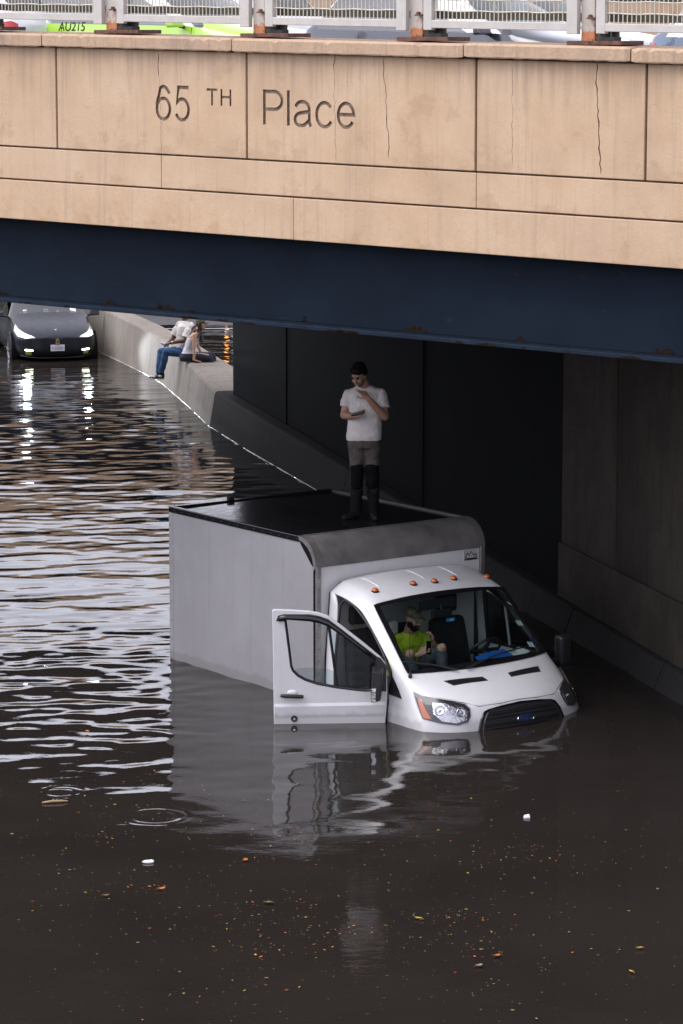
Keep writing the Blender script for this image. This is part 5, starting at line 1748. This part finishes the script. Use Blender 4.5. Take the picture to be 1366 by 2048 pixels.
def car_body(st, levels=2):
    """st: stations from nose to tail: (x_low, x_high, half width, belt z, belt y, glass-edge (y,z), top z, zbottom)"""
    cage = MB(); rows = []
    for (xl, xh, w, bz, by, gy, gz, tz, zb) in st:
        half = [(xl, 0, zb), (xl, .86 * w, zb), (xl, .985 * w, zb + .20), (xl, w, .68), (xl, by, bz), (xh, gy, gz), (xh, gy * .62, gz + (tz - gz) * .75), (xh, 0, tz)]
        rows.append(half)
    n = len(rows)
    wins = {}
    for sgn in (1, -1):
        for i in range(n - 1):
            for j in range(7):
                m = 0
                if j == 4 and 3 <= i <= 7: m = 2 if sgn > 0 else 3
                if j in (5, 6) and i == 3: m = 1
                if j in (5, 6) and i == 8: m = 4
                if j == 4 and i in (5,): m = 5
                if j == 0: m = 5
                cage.m = m
                cage.add([(x, sgn * y, z) for x, y, z in (rows[i][j], rows[i][j + 1], rows[i + 1][j + 1], rows[i + 1][j])], [(0, 1, 2, 3)])
        for i in (0, n - 1):     # close nose and tail
            cage.m = 0
            r = rows[i]
            for a, b, c, d in ((0, 1, 2, 2), (0, 2, 3, 7), (7, 3, 4, 5), (7, 5, 6, 6)):
                q = [r[a], r[b], r[c]] + ([r[d]] if d != c else [])
                cage.add([(x, sgn * y, z) for x, y, z in q], [tuple(range(len(q)))])
    gl = {tuple(round(c, 4) for c in (rows[i][j][0], rows[i][j][1], rows[i][j][2])) for i in range(3, 10) for j in (4, 5)}
    def cr(a, b):
        k1, k2 = (round(a.x, 4), round(abs(a.y), 4), round(a.z, 4)), (round(b.x, 4), round(abs(b.y), 4), round(b.z, 4))
        return .55 if (k1 in gl and k2 in gl) else 0
    return subsurf(cage, levels, cr)

SUV = [  # nose .. tail of a 4.6 m car, x forward, origin under the middle
    (2.27, 2.25, .70, .74, .62, .40, .80, .80, .38), (2.12, 2.08, .86, .82, .78, .55, .90, .92, .24), (1.55, 1.52, .92, .95, .86, .62, 1.00, 1.03, .22),
    (.98, .95, .93, 1.02, .87, .72, 1.06, 1.09, .22), (.80, .10, .93, 1.04, .88, .66, 1.50, 1.57, .22), (-.20, -.22, .93, 1.06, .88, .67, 1.56, 1.63, .22), (-.30, -.32, .93, 1.06, .88, .67, 1.56, 1.63, .22),
    (-1.30, -1.25, .93, 1.08, .88, .66, 1.55, 1.62, .22), (-1.95, -1.75, .92, 1.10, .86, .62, 1.50, 1.58, .24), (-2.18, -2.12, .89, 1.10, .82, .66, 1.12, 1.14, .30), (-2.27, -2.26, .80, .95, .72, .50, .98, .98, .42)]
def wheel(par, x, y, r=.34):
    s_ = 1 if y > 0 else -1
    mb = MB(); mb.lathe([(r * .66, -.10), (r * .95, -.105), (r, -.08), (r, .08), (r * .95, .105), (r * .66, .10)], 28, 'Y', (x, y, r))
    w = mb.build('wheel', M_tyre, par, smooth=40)
    mb = MB(); mb.lathe([(r * .68, s_ * .07), (r * .62, s_ * .095), (r * .5, s_ * .08), (r * .2, s_ * .075), (r * .12, s_ * .10), (0, s_ * .10)], 28, 'Y', (x, y, r))
    mb.build('rim', M_rim, w, smooth=40)
    for k in range(5):
        t = 2 * pi * k / 5 + .3
        mb = MB(); mb.tube([(x + cos(t) * r * .1, y + s_ * .10, r + sin(t) * r * .1), (x + cos(t) * r * .6, y + s_ * .10, r + sin(t) * r * .6)], [.03, .022], 6)
        mb.build('spoke', M_rim, w)
    return w
def make_car(name, label, cat, paint, loc, rz, st=SUV, group=None, lamps=True):
    root = empty(name, loc, rz)
    tag(root, label, cat, group)
    me = car_body(st)
    body = link('body', split_mats(me, 0), paint, root, 50)
    for k, nm in ((1, 'windscreen'), (2, 'side_windows'), (3, 'side_windows'), (4, 'rear_window')):
        link(nm, split_mats(me, k), M_carglass, root, 50)
    link('lower_trim', split_mats(me, 5), M_carblk, root, 50)
    bm = bmesh.new(); bm.from_mesh(me); bvh = BVHTree.FromBMesh(bm); bm.free()
    w = st[5][2]
    for x in (1.42, -1.38):
        for s_ in (-1, 1):
            mb = MB(); mb.lathe([(.415, 0), (.40, s_ * .012), (0, s_ * .012)], 28, 'Y', (x, s_ * (w - .004), .35)); mb.build('wheel_arch', M_carblk, root)
            wheel(root, x, s_ * (w - .085))
    for s_ in (-1, 1):
        mb = MB(); mb.hexa([(.62, s_ * (w + .02), 1.02), (.78, s_ * (w + .02), 1.03), (.74, s_ * (w + .22), 1.03), (.62, s_ * (w + .22), 1.02), (.62, s_ * (w + .02), 1.15), (.74, s_ * (w + .02), 1.15), (.70, s_ * (w + .22), 1.14), (.62, s_ * (w + .22), 1.15)])
        mm = mb.build('side_mirror', paint, root, bevel=.025)
        mb = MB(); mb.tube([(.70, s_ * (w - .07), 1.03), (.69, s_ * (w + .08), 1.05)], .025, 6); mb.build('mirror_foot', M_carblk, mm)
        for x in (.02, -1.0):
            mb = MB(); mb.tube([(x, s_ * (w + .005), .905), (x - .05, s_ * (w + .03), .91), (x - .15, s_ * (w + .03), .912), (x - .20, s_ * (w + .005), .915)], .014, 6); mb.build('door_handle', paint, root, smooth=60)
        for x in (.82, -.26, -1.20):
            pts = []
            for z in np.linspace(.35, 1.02, 7):
                h, n_, _, _ = bvh.ray_cast(Vector((x - (.08 if x < -1 else 0) * (z - .35), s_ * 3, float(z))), Vector((0, -s_, 0)))
                if h: pts.append(h)
            if len(pts) > 2:
                mb = MB(); mb.tube(pts, .005, 4); mb.build('door_seam', M_carblk, root)
        if lamps:
            drape('tail_lamp', [(-2.12, s_ * .87, 1.03), (-2.2, s_ * .82, 1.04), (-2.25, s_ * .74, 1.0), (-2.25, s_ * .74, .93), (-2.2, s_ * .84, .91), (-2.1, s_ * .9, .98)], (.75, -s_ * .65, 0), bvh, M_red, root, off=.008)
            drape('headlight', [(1.75, s_ * .88, .90), (2.0, s_ * .80, .88), (2.2, s_ * .6, .80), (2.25, s_ * .52, .74), (2.2, s_ * .75, .68), (1.9, s_ * .9, .78)], (-.75, -s_ * .65, 0), bvh, M_clear, root, off=.008)
    mb = MB(); mb.box((-1.6, -.68, .45), (.9, .68, .86)); mb.box((.15, -.62, .86), (.0, .62, 1.02)); mb.box((-.95, -.62, .86), (-1.1, .62, 1.05)); inn = mb.build('interior', M_inside, root)
    return root, body, bvh

BR_ = lambda s, d: (0 + cos(BA) * s - sin(BA) * d, 30 + sin(BA) * s + cos(BA) * d, 5.98 + G * s)
M_green = carpaint('apple_green_paint', (0.36, 0.62, 0.045), .3, 0.0)
taxi, tb_, tbv = make_car('taxi', 'apple green taxi with black side glass crossing on the overpass behind the fence', 'taxi', M_green, BR_(-8.25, 7.3), BA, group='cars on the overpass')
taxi.scale = (1.1, 1, 1)
cu = bpy.data.curves.new('t', 'FONT'); cu.body = 'AU215'; cu.size = .17; cu.extrude = .001
o_ = bpy.data.objects.new('t', cu); COL.objects.link(o_)
dg = bpy.context.evaluated_depsgraph_get(); dg.update()
tm = bpy.data.meshes.new_from_object(o_.evaluated_get(dg)); bpy.data.objects.remove(o_)
for v in tm.vertices:
    a, b_, c = v.co
    x, z = -1.30 + a * .9, .985 + b_
    h, n_, _, _ = tbv.ray_cast(Vector((x, -3, z)), Vector((0, 1, 0)))
    v.co = (x, (h.y if h else -.93) - .006 , z)
link('taxi_number', tm, M_carblk, taxi)
make_car('suv', 'dark grey suv with red tail lamp crossing on the overpass behind the fence', 'suv', carpaint('dark_grey_paint', (0.045, 0.048, 0.058), .2, .5), BR_(-2.95, 6.75), BA, group='cars on the overpass')
make_car('car', 'white car at the left end of the overpass behind the green taxi', 'car', carpaint('white_paint', (0.72, 0.72, 0.74), .25, 0), BR_(-12.15, 6.6), BA + pi, group='cars on the overpass')
make_car('car', 'blue grey car at the right end of the overpass behind the white post', 'car', carpaint('blue_grey_paint', (0.09, 0.12, 0.17), .22, .4), BR_(2.3, 6.4), BA, group='cars on the overpass')
make_car('car', 'silver car in the far lane of the overpass behind the dark suv', 'car', carpaint('silver_paint', (0.45, 0.47, 0.50), .25, .5), BR_(-4.9, 10.8), BA, group='cars on the overpass')
make_car('car', 'white car in the far lane of the overpass above the carved 65', 'car', carpaint('white_paint', (0.72, 0.72, 0.74), .25, 0), BR_(-11.3, 10.9), BA + pi, group='cars on the overpass')
make_car('car', 'pale blue car in the far lane of the overpass at the right', 'car', carpaint('pale_blue_paint', (0.30, 0.38, 0.45), .25, .3), BR_(.7, 10.9), BA, group='cars on the overpass')
pole = empty('sign_post', (*BR_(-2.02 + .55, 3.4)[:2], 6.14), BA)
tag(pole, 'white square post with a slim grey pole beside it behind the fence', 'post')
mb = MB(); mb.box((.0, -.08, 0), (.165, .08, 2.6)); mb.build('white_post', pm('white_post_paint', (.70, .70, .72), .5, .08, 10), pole, bevel=.006)
mb = MB(); mb.tube([(-.07, 0, 0), (-.07, 0, 3.2)], .033, 12); mb.build('grey_pole', M_alu, pole, smooth=60)
# the brick house across the far end of the bridge
M_bricks = pm('brown_brick', (0.30, 0.185, 0.135), .9, .2, 3, bump=.3, bscale=30)
hs = empty('brick_building', (22, 78, 5.5), radians(-30))
tag(hs, 'brown brick building beyond the overpass at the top right', 'building')
mb = MB(); mb.box((-12, 0, 0), (12, 8, 7)); mb.build('wall', M_bricks, hs)
mb = MB(); mb.box((-12.2, -.2, 7), (12.2, 8.2, 7.4)); mb.build('roof', M_walk, hs)
for k in range(6):
    mb = MB(); mb.box((-10.6 + k * 4, -.03, 3.2), (-9 + k * 4, .02, 5)); f_ = mb.build('window', M_beige, hs)
    mb = MB(); mb.box((-10.5 + k * 4, -.045, 3.3), (-9.1 + k * 4, -.031, 4.9)); mb.build('pane', M_gloss, f_)

# ------------------------------------------------------------------ the dark electric car wading towards us
EV = [
    (2.30, 2.28, .60, .66, .55, .34, .70, .71, .34), (2.16, 2.10, .83, .74, .74, .50, .80, .81, .20), (1.72, 1.66, .945, .90, .84, .62, .93, .94, .18),
    (1.00, .98, .96, 1.02, .87, .70, 1.05, 1.085, .18), (.86, .05, .96, 1.05, .89, .64, 1.50, 1.58, .18), (-.22, -.24, .96, 1.06, .89, .65, 1.55, 1.63, .18), (-.32, -.34, .96, 1.06, .89, .65, 1.55, 1.63, .18),
    (-1.35, -1.30, .96, 1.10, .88, .62, 1.50, 1.58, .18), (-2.0, -1.75, .94, 1.13, .85, .58, 1.40, 1.47, .20), (-2.30, -2.25, .88, 1.10, .80, .62, 1.12, 1.14, .28), (-2.42, -2.40, .80, .95, .72, .50, .98, .98, .40)]
M_ev = pm('black_car_paint', (0.010, 0.012, 0.018), .35, .05, 3, metal=.0, coat=.15, spec=.35)
EA = math.atan2(-.9689, .2475) - radians(1)
TX = Vector((-6.26, 65.9, -.17)) - Vector((cos(EA), sin(EA), 0)) * 2.28
ev, evb, evv = make_car('electric_car', 'black electric car with lit headlights standing in shallow water by the barrier', 'car', M_ev, TX, EA, EV, lamps=False)
M_headon = emit('lit_headlight', (0.86, 0.93, 1.0), 6.0)
M_fog = emit('lit_fog_lamp', (0.95, 1.0, 0.80), 5.0)
M_yel = pm('yellow_reflector', (0.45, 0.50, 0.10), .3, .1, 20)
for s_ in (-1, 1):
    h_ = drape('headlight', [(1.85, s_ * .88, .92), (1.98, s_ * .84, .86), (2.05, s_ * .68, .775), (2.12, s_ * .50, .715), (2.15, s_ * .47, .688), (2.12, s_ * .66, .68), (2.05, s_ * .84, .705), (1.95, s_ * .92, .80)], (-1, -s_ * .15, 0), evv, M_clear, ev, off=.010, res=.03)
    drape('lamp_light', [(2.0, s_ * .82, .80), (2.05, s_ * .68, .752), (2.12, s_ * .55, .712), (2.1, s_ * .70, .70), (2.05, s_ * .82, .725)], (-1, -s_ * .15, 0), evv, M_headon, h_, off=.018, res=.03)
    f_ = drape('fog_lamp', [(2.1, s_ * .70, .445), (2.15, s_ * .54, .43), (2.15, s_ * .54, .405), (2.1, s_ * .70, .415)], (-1, 0, 0), evv, M_fog, ev, off=.02, res=.03)
    drape('reflector', [(2.1, s_ * .69, .37), (2.15, s_ * .57, .365), (2.15, s_ * .57, .315), (2.1, s_ * .69, .32)], (-1, 0, 0), evv, M_yel, ev, off=.012, res=.03)
    drape('fog_recess', [(2.0, s_ * .86, .49), (2.15, s_ * .50, .47), (2.15, s_ * .46, .30), (2.1, s_ * .60, .26), (2.0, s_ * .84, .34)], (-1, 0, 0), evv, M_carblk, ev, off=.005, res=.03)
    sp_d = bpy.data.lights.new('headlight_beam', 'SPOT'); sp_d.energy = 330; sp_d.spot_size = radians(30); sp_d.spot_blend = .5; sp_d.shadow_soft_size = .08; sp_d.color = (.88, .94, 1.0)
    sp = bpy.data.objects.new('headlight_beam', sp_d); COL.objects.link(sp); sp.parent = ev
    sp.location = (2.22, s_ * .68, .74); sp.rotation_euler = Vector((1, .10 if s_ > 0 else 0, -.035)).to_track_quat('-Z', 'Y').to_euler()
drape('lower_intake', [(2.2, y, z) for y, z in ((-.50, .40), (-.3, .415), (.3, .415), (.50, .40), (.42, .26), (-.42, .26))], (-1, 0, 0), evv, M_carblk, ev, off=.006, res=.05)
pts = [(2.0 + .26 * (1 - (y / .92) ** 2), y, .235 + .09 * (abs(y) / .9) ** 3) for y in np.linspace(-.86, .86, 17)]
pp = []
for x, y, z in pts:
    h, n_, _, _ = evv.ray_cast(Vector((4, y, z)), Vector((-1, 0, 0))); pp.append((h + Vector((.012, 0, 0))) if h else Vector((x, y, z)))
mb = MB(); mb.tube(pp, .013, 6); mb.build('bumper_lip', pm('grey_bumper_lip', (.18, .18, .20), .35, .1, 20, metal=.4), ev, smooth=60)
def on_ev(y, z, off=.01):
    h, n_, _, _ = evv.ray_cast(Vector((4, y, z)), Vector((-1, 0, 0))); return h + Vector((off, 0, 0))
p = on_ev(0, .46, .012)
mb = MB(); mb.box((p.x - .03, -.155, .395), (p.x + .006, .155, .535)); pl_ = mb.build('number_plate', pm('plate_white', (.70, .70, .72), .45, .05, 30), ev, bevel=.006)
M_pblue = pm('plate_ink', (.03, .04, .14), .6, .1, 30)
for body_, size, z, wmax in (('T132302C', .082, .432, .27), ('NEW YORK', .026, .512, .12)):
    cu = bpy.data.curves.new('t', 'FONT'); cu.body = body_; cu.size = size; cu.extrude = .0006; cu.align_x = 'CENTER'
    o_ = bpy.data.objects.new('t', cu); COL.objects.link(o_)
    dg = bpy.context.evaluated_depsgraph_get(); dg.update()
    tm = bpy.data.meshes.new_from_object(o_.evaluated_get(dg)); bpy.data.objects.remove(o_)
    wd = max(v.co.x for v in tm.vertices) - min(v.co.x for v in tm.vertices)
    for v in tm.vertices:
        a, b_, c = v.co; v.co = (p.x + .0078 + c, a * wmax / wd, z + b_)
    link('plate_lettering', tm, M_pblue, pl_)
p2 = on_ev(0, .60, .01)
M_gold = pm('gold_badge', (.42, .31, .13), .35, .2, 20, metal=.6)
mb = MB(); mb.prism([(p2.x, y, .60 + z) for y, z in ((-.035, -.04), (.035, -.04), (.045, 0), (.03, .045), (0, .075), (-.03, .045), (-.045, 0))], (.012, 0, 0)); mb.box((p2.x, -.05, .548), (p2.x + .014, .05, .566))
cb = mb.build('crest', M_gold, ev, bevel=.003)
mb = MB(); mb.ball((p2.x + .012, 0, .605), (.006, .02, .024), 10, 7); mb.build('crest_centre', M_carblk, cb)
h, n_, _, _ = evv.ray_cast(Vector((2.02, 0, 3)), Vector((0, 0, -1)))
q_ = n_.to_track_quat('Z', 'Y').to_matrix() if n_.z > 0 else (-n_).to_track_quat('Z', 'Y').to_matrix()
mb = MB()
def flat(poly):
    mb.prism([(h.x - z * .9, y, h.z + z * .45 + .004) for y, z in poly], (.004, 0, .005))
flat([(-.045, .03), (-.03, .038), (0, .041), (.03, .038), (.045, .03), (.03, .024), (-.03, .024)]); flat([(-.012, .022), (.012, .022), (0, -.05)])
mb.build('bonnet_badge', M_mirror, ev)
# papers behind the windscreen
for y, z, w_, c_ in ((-.52, 1.12, .09, (.75, .78, .80)), (-.05, 1.13, .11, (.60, .68, .55)), (.22, 1.10, .07, (.80, .80, .78)), (.56, 1.14, .13, (.82, .82, .82))):
    mb = MB(); mb.hexa([(.88, y - w_ / 2, z - .05), (.90, y - w_ / 2, z - .05), (.90, y + w_ / 2, z - .05), (.88, y + w_ / 2, z - .05), (.78, y - w_ / 2, z + .07), (.80, y - w_ / 2, z + .07), (.80, y + w_ / 2, z + .07), (.78, y + w_ / 2, z + .07)])
    mb.build('windscreen_paper', pm('paper_%d' % int(c_[1] * 100), c_, .7, .08, 30), ev)
# amber hazard lamp on a barricade further up the other carriageway
hz = empty('hazard_barricade', (-3.5, 80.5, -.2), 0)
tag(hz, 'orange hazard lamp barricade up the road whose light glitters in the water', 'barricade')
for x in (-.4, .4):
    mb = MB(); mb.box((x - .03, -.03, 0), (x + .03, .03, 1.15)); mb.build('leg', M_white, hz)
mb = MB(); mb.box((-.6, -.045, .75), (.6, -.032, 1.0)); mb.build('board', M_alu, hz)
mb = MB(); mb.ball((.4, 0, 1.25), (.055, .05, .055), 14, 9); mb.build('lamp', emit('amber_light', (1.0, .36, .03), 6), hz, smooth=True)
mb = MB(); mb.box((-4.7, 73.0, .01), (4.5, 73.16, .018))

# ------------------------------------------------------------------ things on the dashboard
def in_truck(name, label, cat, build, group=None):
    e = empty(name, TR.location, TR.rotation_euler.z); tag(e, label, cat, group); build(e); return e
M_folder = pm('blue_folder', (0.012, 0.11, 0.42), .45, .15, 12)
M_paper = pm('white_paper', (0.62, 0.66, 0.64), .8, .08, 20)
def quad_slab(par, name, pts, t, m):
    mb = MB(); mb.prism(pts, (0, 0, t)); return mb.build(name, m, par)
def b_folder(e):
    quad_slab(e, 'cover', [(1.16, .10, .535), (1.34, .07, .487), (1.31, .52, .489), (1.13, .52, .540)], .012, M_folder)
    quad_slab(e, 'flap', [(1.13, .22, .556), (1.28, .18, .515), (1.28, .54, .515), (1.10, .54, .562)], .006, M_folder)
    quad_slab(e, 'sheet', [(1.30, .04, .485), (1.375, .03, .474), (1.35, .45, .476), (1.25, .45, .488)], .006, M_paper)
in_truck('folder', 'bright blue folder lying on the dashboard behind the windscreen', 'folder', b_folder)
def b_papers(e):
    for k, (x, y, a) in enumerate(((1.25, .60, .2), (1.22, .70, -.3), (1.16, .76, .5))):
        c, s_ = cos(a), sin(a)
        quad_slab(e, 'sheet', [(x + c * u - s_ * v, y + s_ * u + c * v, .49 + .015 * k + .5 * max(0, -u) ) for u, v in ((-.07, -.05), (.06, -.05), (.06, .06), (-.07, .06))], .004, M_paper)
in_truck('paper_pile', 'loose white papers on the dashboard beside the blue folder', 'papers', b_papers)
def b_sheet(e):
    quad_slab(e, 'sheet', [(1.28, -.82, .505), (1.385, -.74, .487), (1.36, -.50, .487), (1.25, -.60, .508)], .005, M_paper)
in_truck('paper_sheet', 'single white sheet on the dashboard at the passenger corner of the windscreen', 'paper', b_sheet)
def b_tag(e):
    mb = MB(); mb.box((.73, .04, .86), (.76, .15, .905)); mb.build('tag_body', pm('blue_tag', (.02, .25, .60), .4, .1, 20), e, bevel=.012)
    mb = MB(); mb.box((.7605, .07, .873), (.7625, .12, .892)); mb.build('tag_label', M_paper, e)
    mb = MB(); mb.tube([(.745, .06, .90), (.76, .0, .95)], .006, 5); mb.build('cord', M_blackpl, e)
in_truck('hanging_tag', 'small bright blue tag hanging under the inside mirror of the truck', 'tag', b_tag)
# stickers in the driver's corner of the windscreen
for y, x, z_, m in ((.80, 1.05, .815, 'a'), (.86, 1.22, .66, 'b'), (.78, 1.27, .61, 'c')):
    h, n_, _, _ = CAB.ray_cast(Vector((x, y, 3)), Vector((0, 0, -1)))
    drape('sticker', [h + Vector((a, b_, 0)) for a, b_ in ((-.025, -.03), (.025, -.03), (.025, .03), (-.025, .03))], (0, 0, -1), CAB, M_paper if m != 'b' else M_pblue, TR, off=-.012, res=.1)
# white headrest cover behind the man, cloth on the cab wall
mb = MB(); mb.box((.30, -.42, .70), (.36, -.30, .86)); 
mb.build('headrest_cover', M_trim, TR, bevel=.03)

# ------------------------------------------------------------------ what floats on the water
leafcols = [pm('orange_leaf', (.46, .125, .022), .6, .3, 30), pm('yellow_leaf', (.44, .29, .04), .6, .3, 30), pm('brown_leaf', (.15, .08, .035), .7, .3, 30), pm('tan_leaf', (.30, .19, .09), .7, .3, 30), pm('green_leaf', (.11, .13, .035), .6, .3, 30)]
def leaf_shape(L, w, seed):
    r = random.Random(seed); mb = MB()
    n = 7; ring = []
    for k in range(n + 1):
        t = k / n; ring.append((L * (t - .5), w * sin(pi * t) ** .8 * (1 + r.uniform(-.15, .15)), .006 + .012 * abs(t - .5) + r.uniform(0, .004)))
    rows = [[(x, -y, z + .008) for x, y, z in ring], [(x, 0, z) for x, y, z in ring], [(x, y, z + .010) for x, y, z in ring]]
    mb.grid(rows)
    mb.tube([ring[0], (ring[0][0] - L * .2, .004, .012)], .002, 4)
    return mb.mesh('leaf')
leaf_meshes = [leaf_shape(1, .28, i) for i in range(5)]
for i, m in enumerate(leaf_meshes): m.materials.append(leafcols[i])
big = [  # x, y, length, tint, label
 (-2.60, 29.95, .10, 0, 'round orange leaf floating beside the rear corner of the sunken truck box'),
 (-.83, 25.08, .085, 0, 'bright orange leaf floating below the reflection of the open door'),
 (1.20, 22.35, .09, 0, 'orange leaf floating in the debris trail at lower right'),
 (1.05, 22.1, .08, 3, 'pale tan leaf floating beside the orange one at lower right'),
 (2.32, 22.55, .07, 1, 'yellow leaf floating near the right edge of the photo'),
 (2.20, 21.95, .07, 1, 'small yellow leaf floating near the bottom right corner'),
 (-1.50, 24.2, .09, 0, 'orange leaf floating left of the white litter at lower left'),
 (-.60, 23.8, .10, 4, 'greenish yellow leaf floating among the lower middle debris'),
 (-1.95, 24.0, .08, 2, 'brown leaf floating at lower left of the photo'),
 (.62, 23.35, .09, 1, 'yellow leaf floating left of the lower right debris trail')]
for x, y, L, c, lab in big:
    me = leaf_meshes[c]
    o = bpy.data.objects.new('leaf', me); COL.objects.link(o)
    o.location = (x, y, .004); L *= .8; o.scale = (L, L, 1.0); o.rotation_euler = (0, 0, random.uniform(0, 6))
    tag(o, lab, 'leaf', 'leaves floating on the flood')
# small litter and leaf crumbs: far too many to count
vs, fs, mi = [], [], []
r = np.random.default_rng(21)
def crumb(x, y, L):
    a = r.uniform(0, 2 * pi); w = L * r.uniform(.25, .6)
    c, s_ = cos(a), sin(a); o = len(vs); z = .006 + r.uniform(0, .004)
    for u, v in ((-.5, 0), (-.1, -.5), (.5, -.1), (.15, .5)):
        vs.append((x + c * u * L - s_ * v * w, y + s_ * u * L + c * v * w, z + r.uniform(0, .004)))
    fs.append((o, o + 1, o + 2, o + 3)); mi.append(int(r.choice(5, p=[.22, .2, .25, .27, .06])))
cl = [(r.uniform(-2.8, 2.8), r.uniform(20.2, 27.5), r.uniform(.15, .9), int(r.integers(8, 34))) for _ in range(44)]
cl += [(-.75, 23.4, .8, 200), (-.1, 22.8, .7, 140), (1.3, 22.2, .6, 30), (-2.4, 26.3, .8, 50), (-1.9, 24.2, .7, 50), (.8, 23.5, .6, 40), (-1.2, 27.6, .8, 40), (-.6, 26.2, .5, 25)]
for cx, cy, sp_, n in cl:
    for _ in range(n):
        crumb(cx + r.normal(0, sp_), cy + r.normal(0, sp_ * .8), float(np.clip(r.lognormal(-4.2, .5), .006, .04)))
for _ in range(380):
    crumb(r.uniform(-3.2, 3.2), r.uniform(18.5, 29.5), float(np.clip(r.lognormal(-4.5, .45), .006, .035)))
me = bpy.data.meshes.new('leaf_litter'); me.from_pydata(vs, [], fs); me.polygons.foreach_set('material_index', mi); me.update()
tag(link('leaf_litter', me, leafcols), kind='stuff')
# individual pieces of litter
M_lit = pm('white_litter', (.74, .72, .76), .4, .08, 20)
def litter(name, lab, cat, x, y, build):
    e = MB(); build(e); o = e.build(name, M_lit, None, smooth=50); o.location = (x, y, .004); tag(o, lab, cat)
    return o
def cupb(mb):
    mb.ball((0, 0, .006), (.052, .03, .016), 14, 8); mb.ball((.026, .010, .010), (.026, .02, .014), 10, 6)
litter('plastic_scrap', 'crumpled white plastic scrap floating at the lower left', 'litter', -1.665, 25.05, cupb)
def flat_b(mb):
    mb.hexa([(-.028, -.025, 0), (.03, -.02, 0), (.025, .025, 0), (-.02, .028, 0), (-.03, -.022, .012), (.03, -.018, .02), (.022, .028, .03), (-.022, .03, .018)])
litter('paper_scrap', 'small white paper scrap floating right of the truck reflection', 'litter', 1.685, 26.55, flat_b)
mb = MB(); mb.tube([(-.12, 0, .008), (-.03, .006, .013), (.06, .002, .012), (.12, .008, .006)], [.008, .013, .012, .006], 7); mb.tube([(-.02, .005, .012), (-.01, .03, .03)], [.006, .003], 5)
st_ = mb.build('stick', pm('wet_stick', (.34, .24, .13), .7, .25, 30), None, smooth=60); st_.location = (-2.66, 27.1, .004); st_.rotation_euler = (0, 0, .25)
tag(st_, 'pale brown stick floating near the left edge below the rain rings', 'stick')
mb = MB(); mb.box((-6.9, -.03, 0), (9.0, .03, .006))
wl = mb.build('line_marking', pm('white_road_line', (.66, .66, .68), .5, .1, 20), None); wl.location = (-1.0, 73.3, .012); tag(wl, kind='structure')
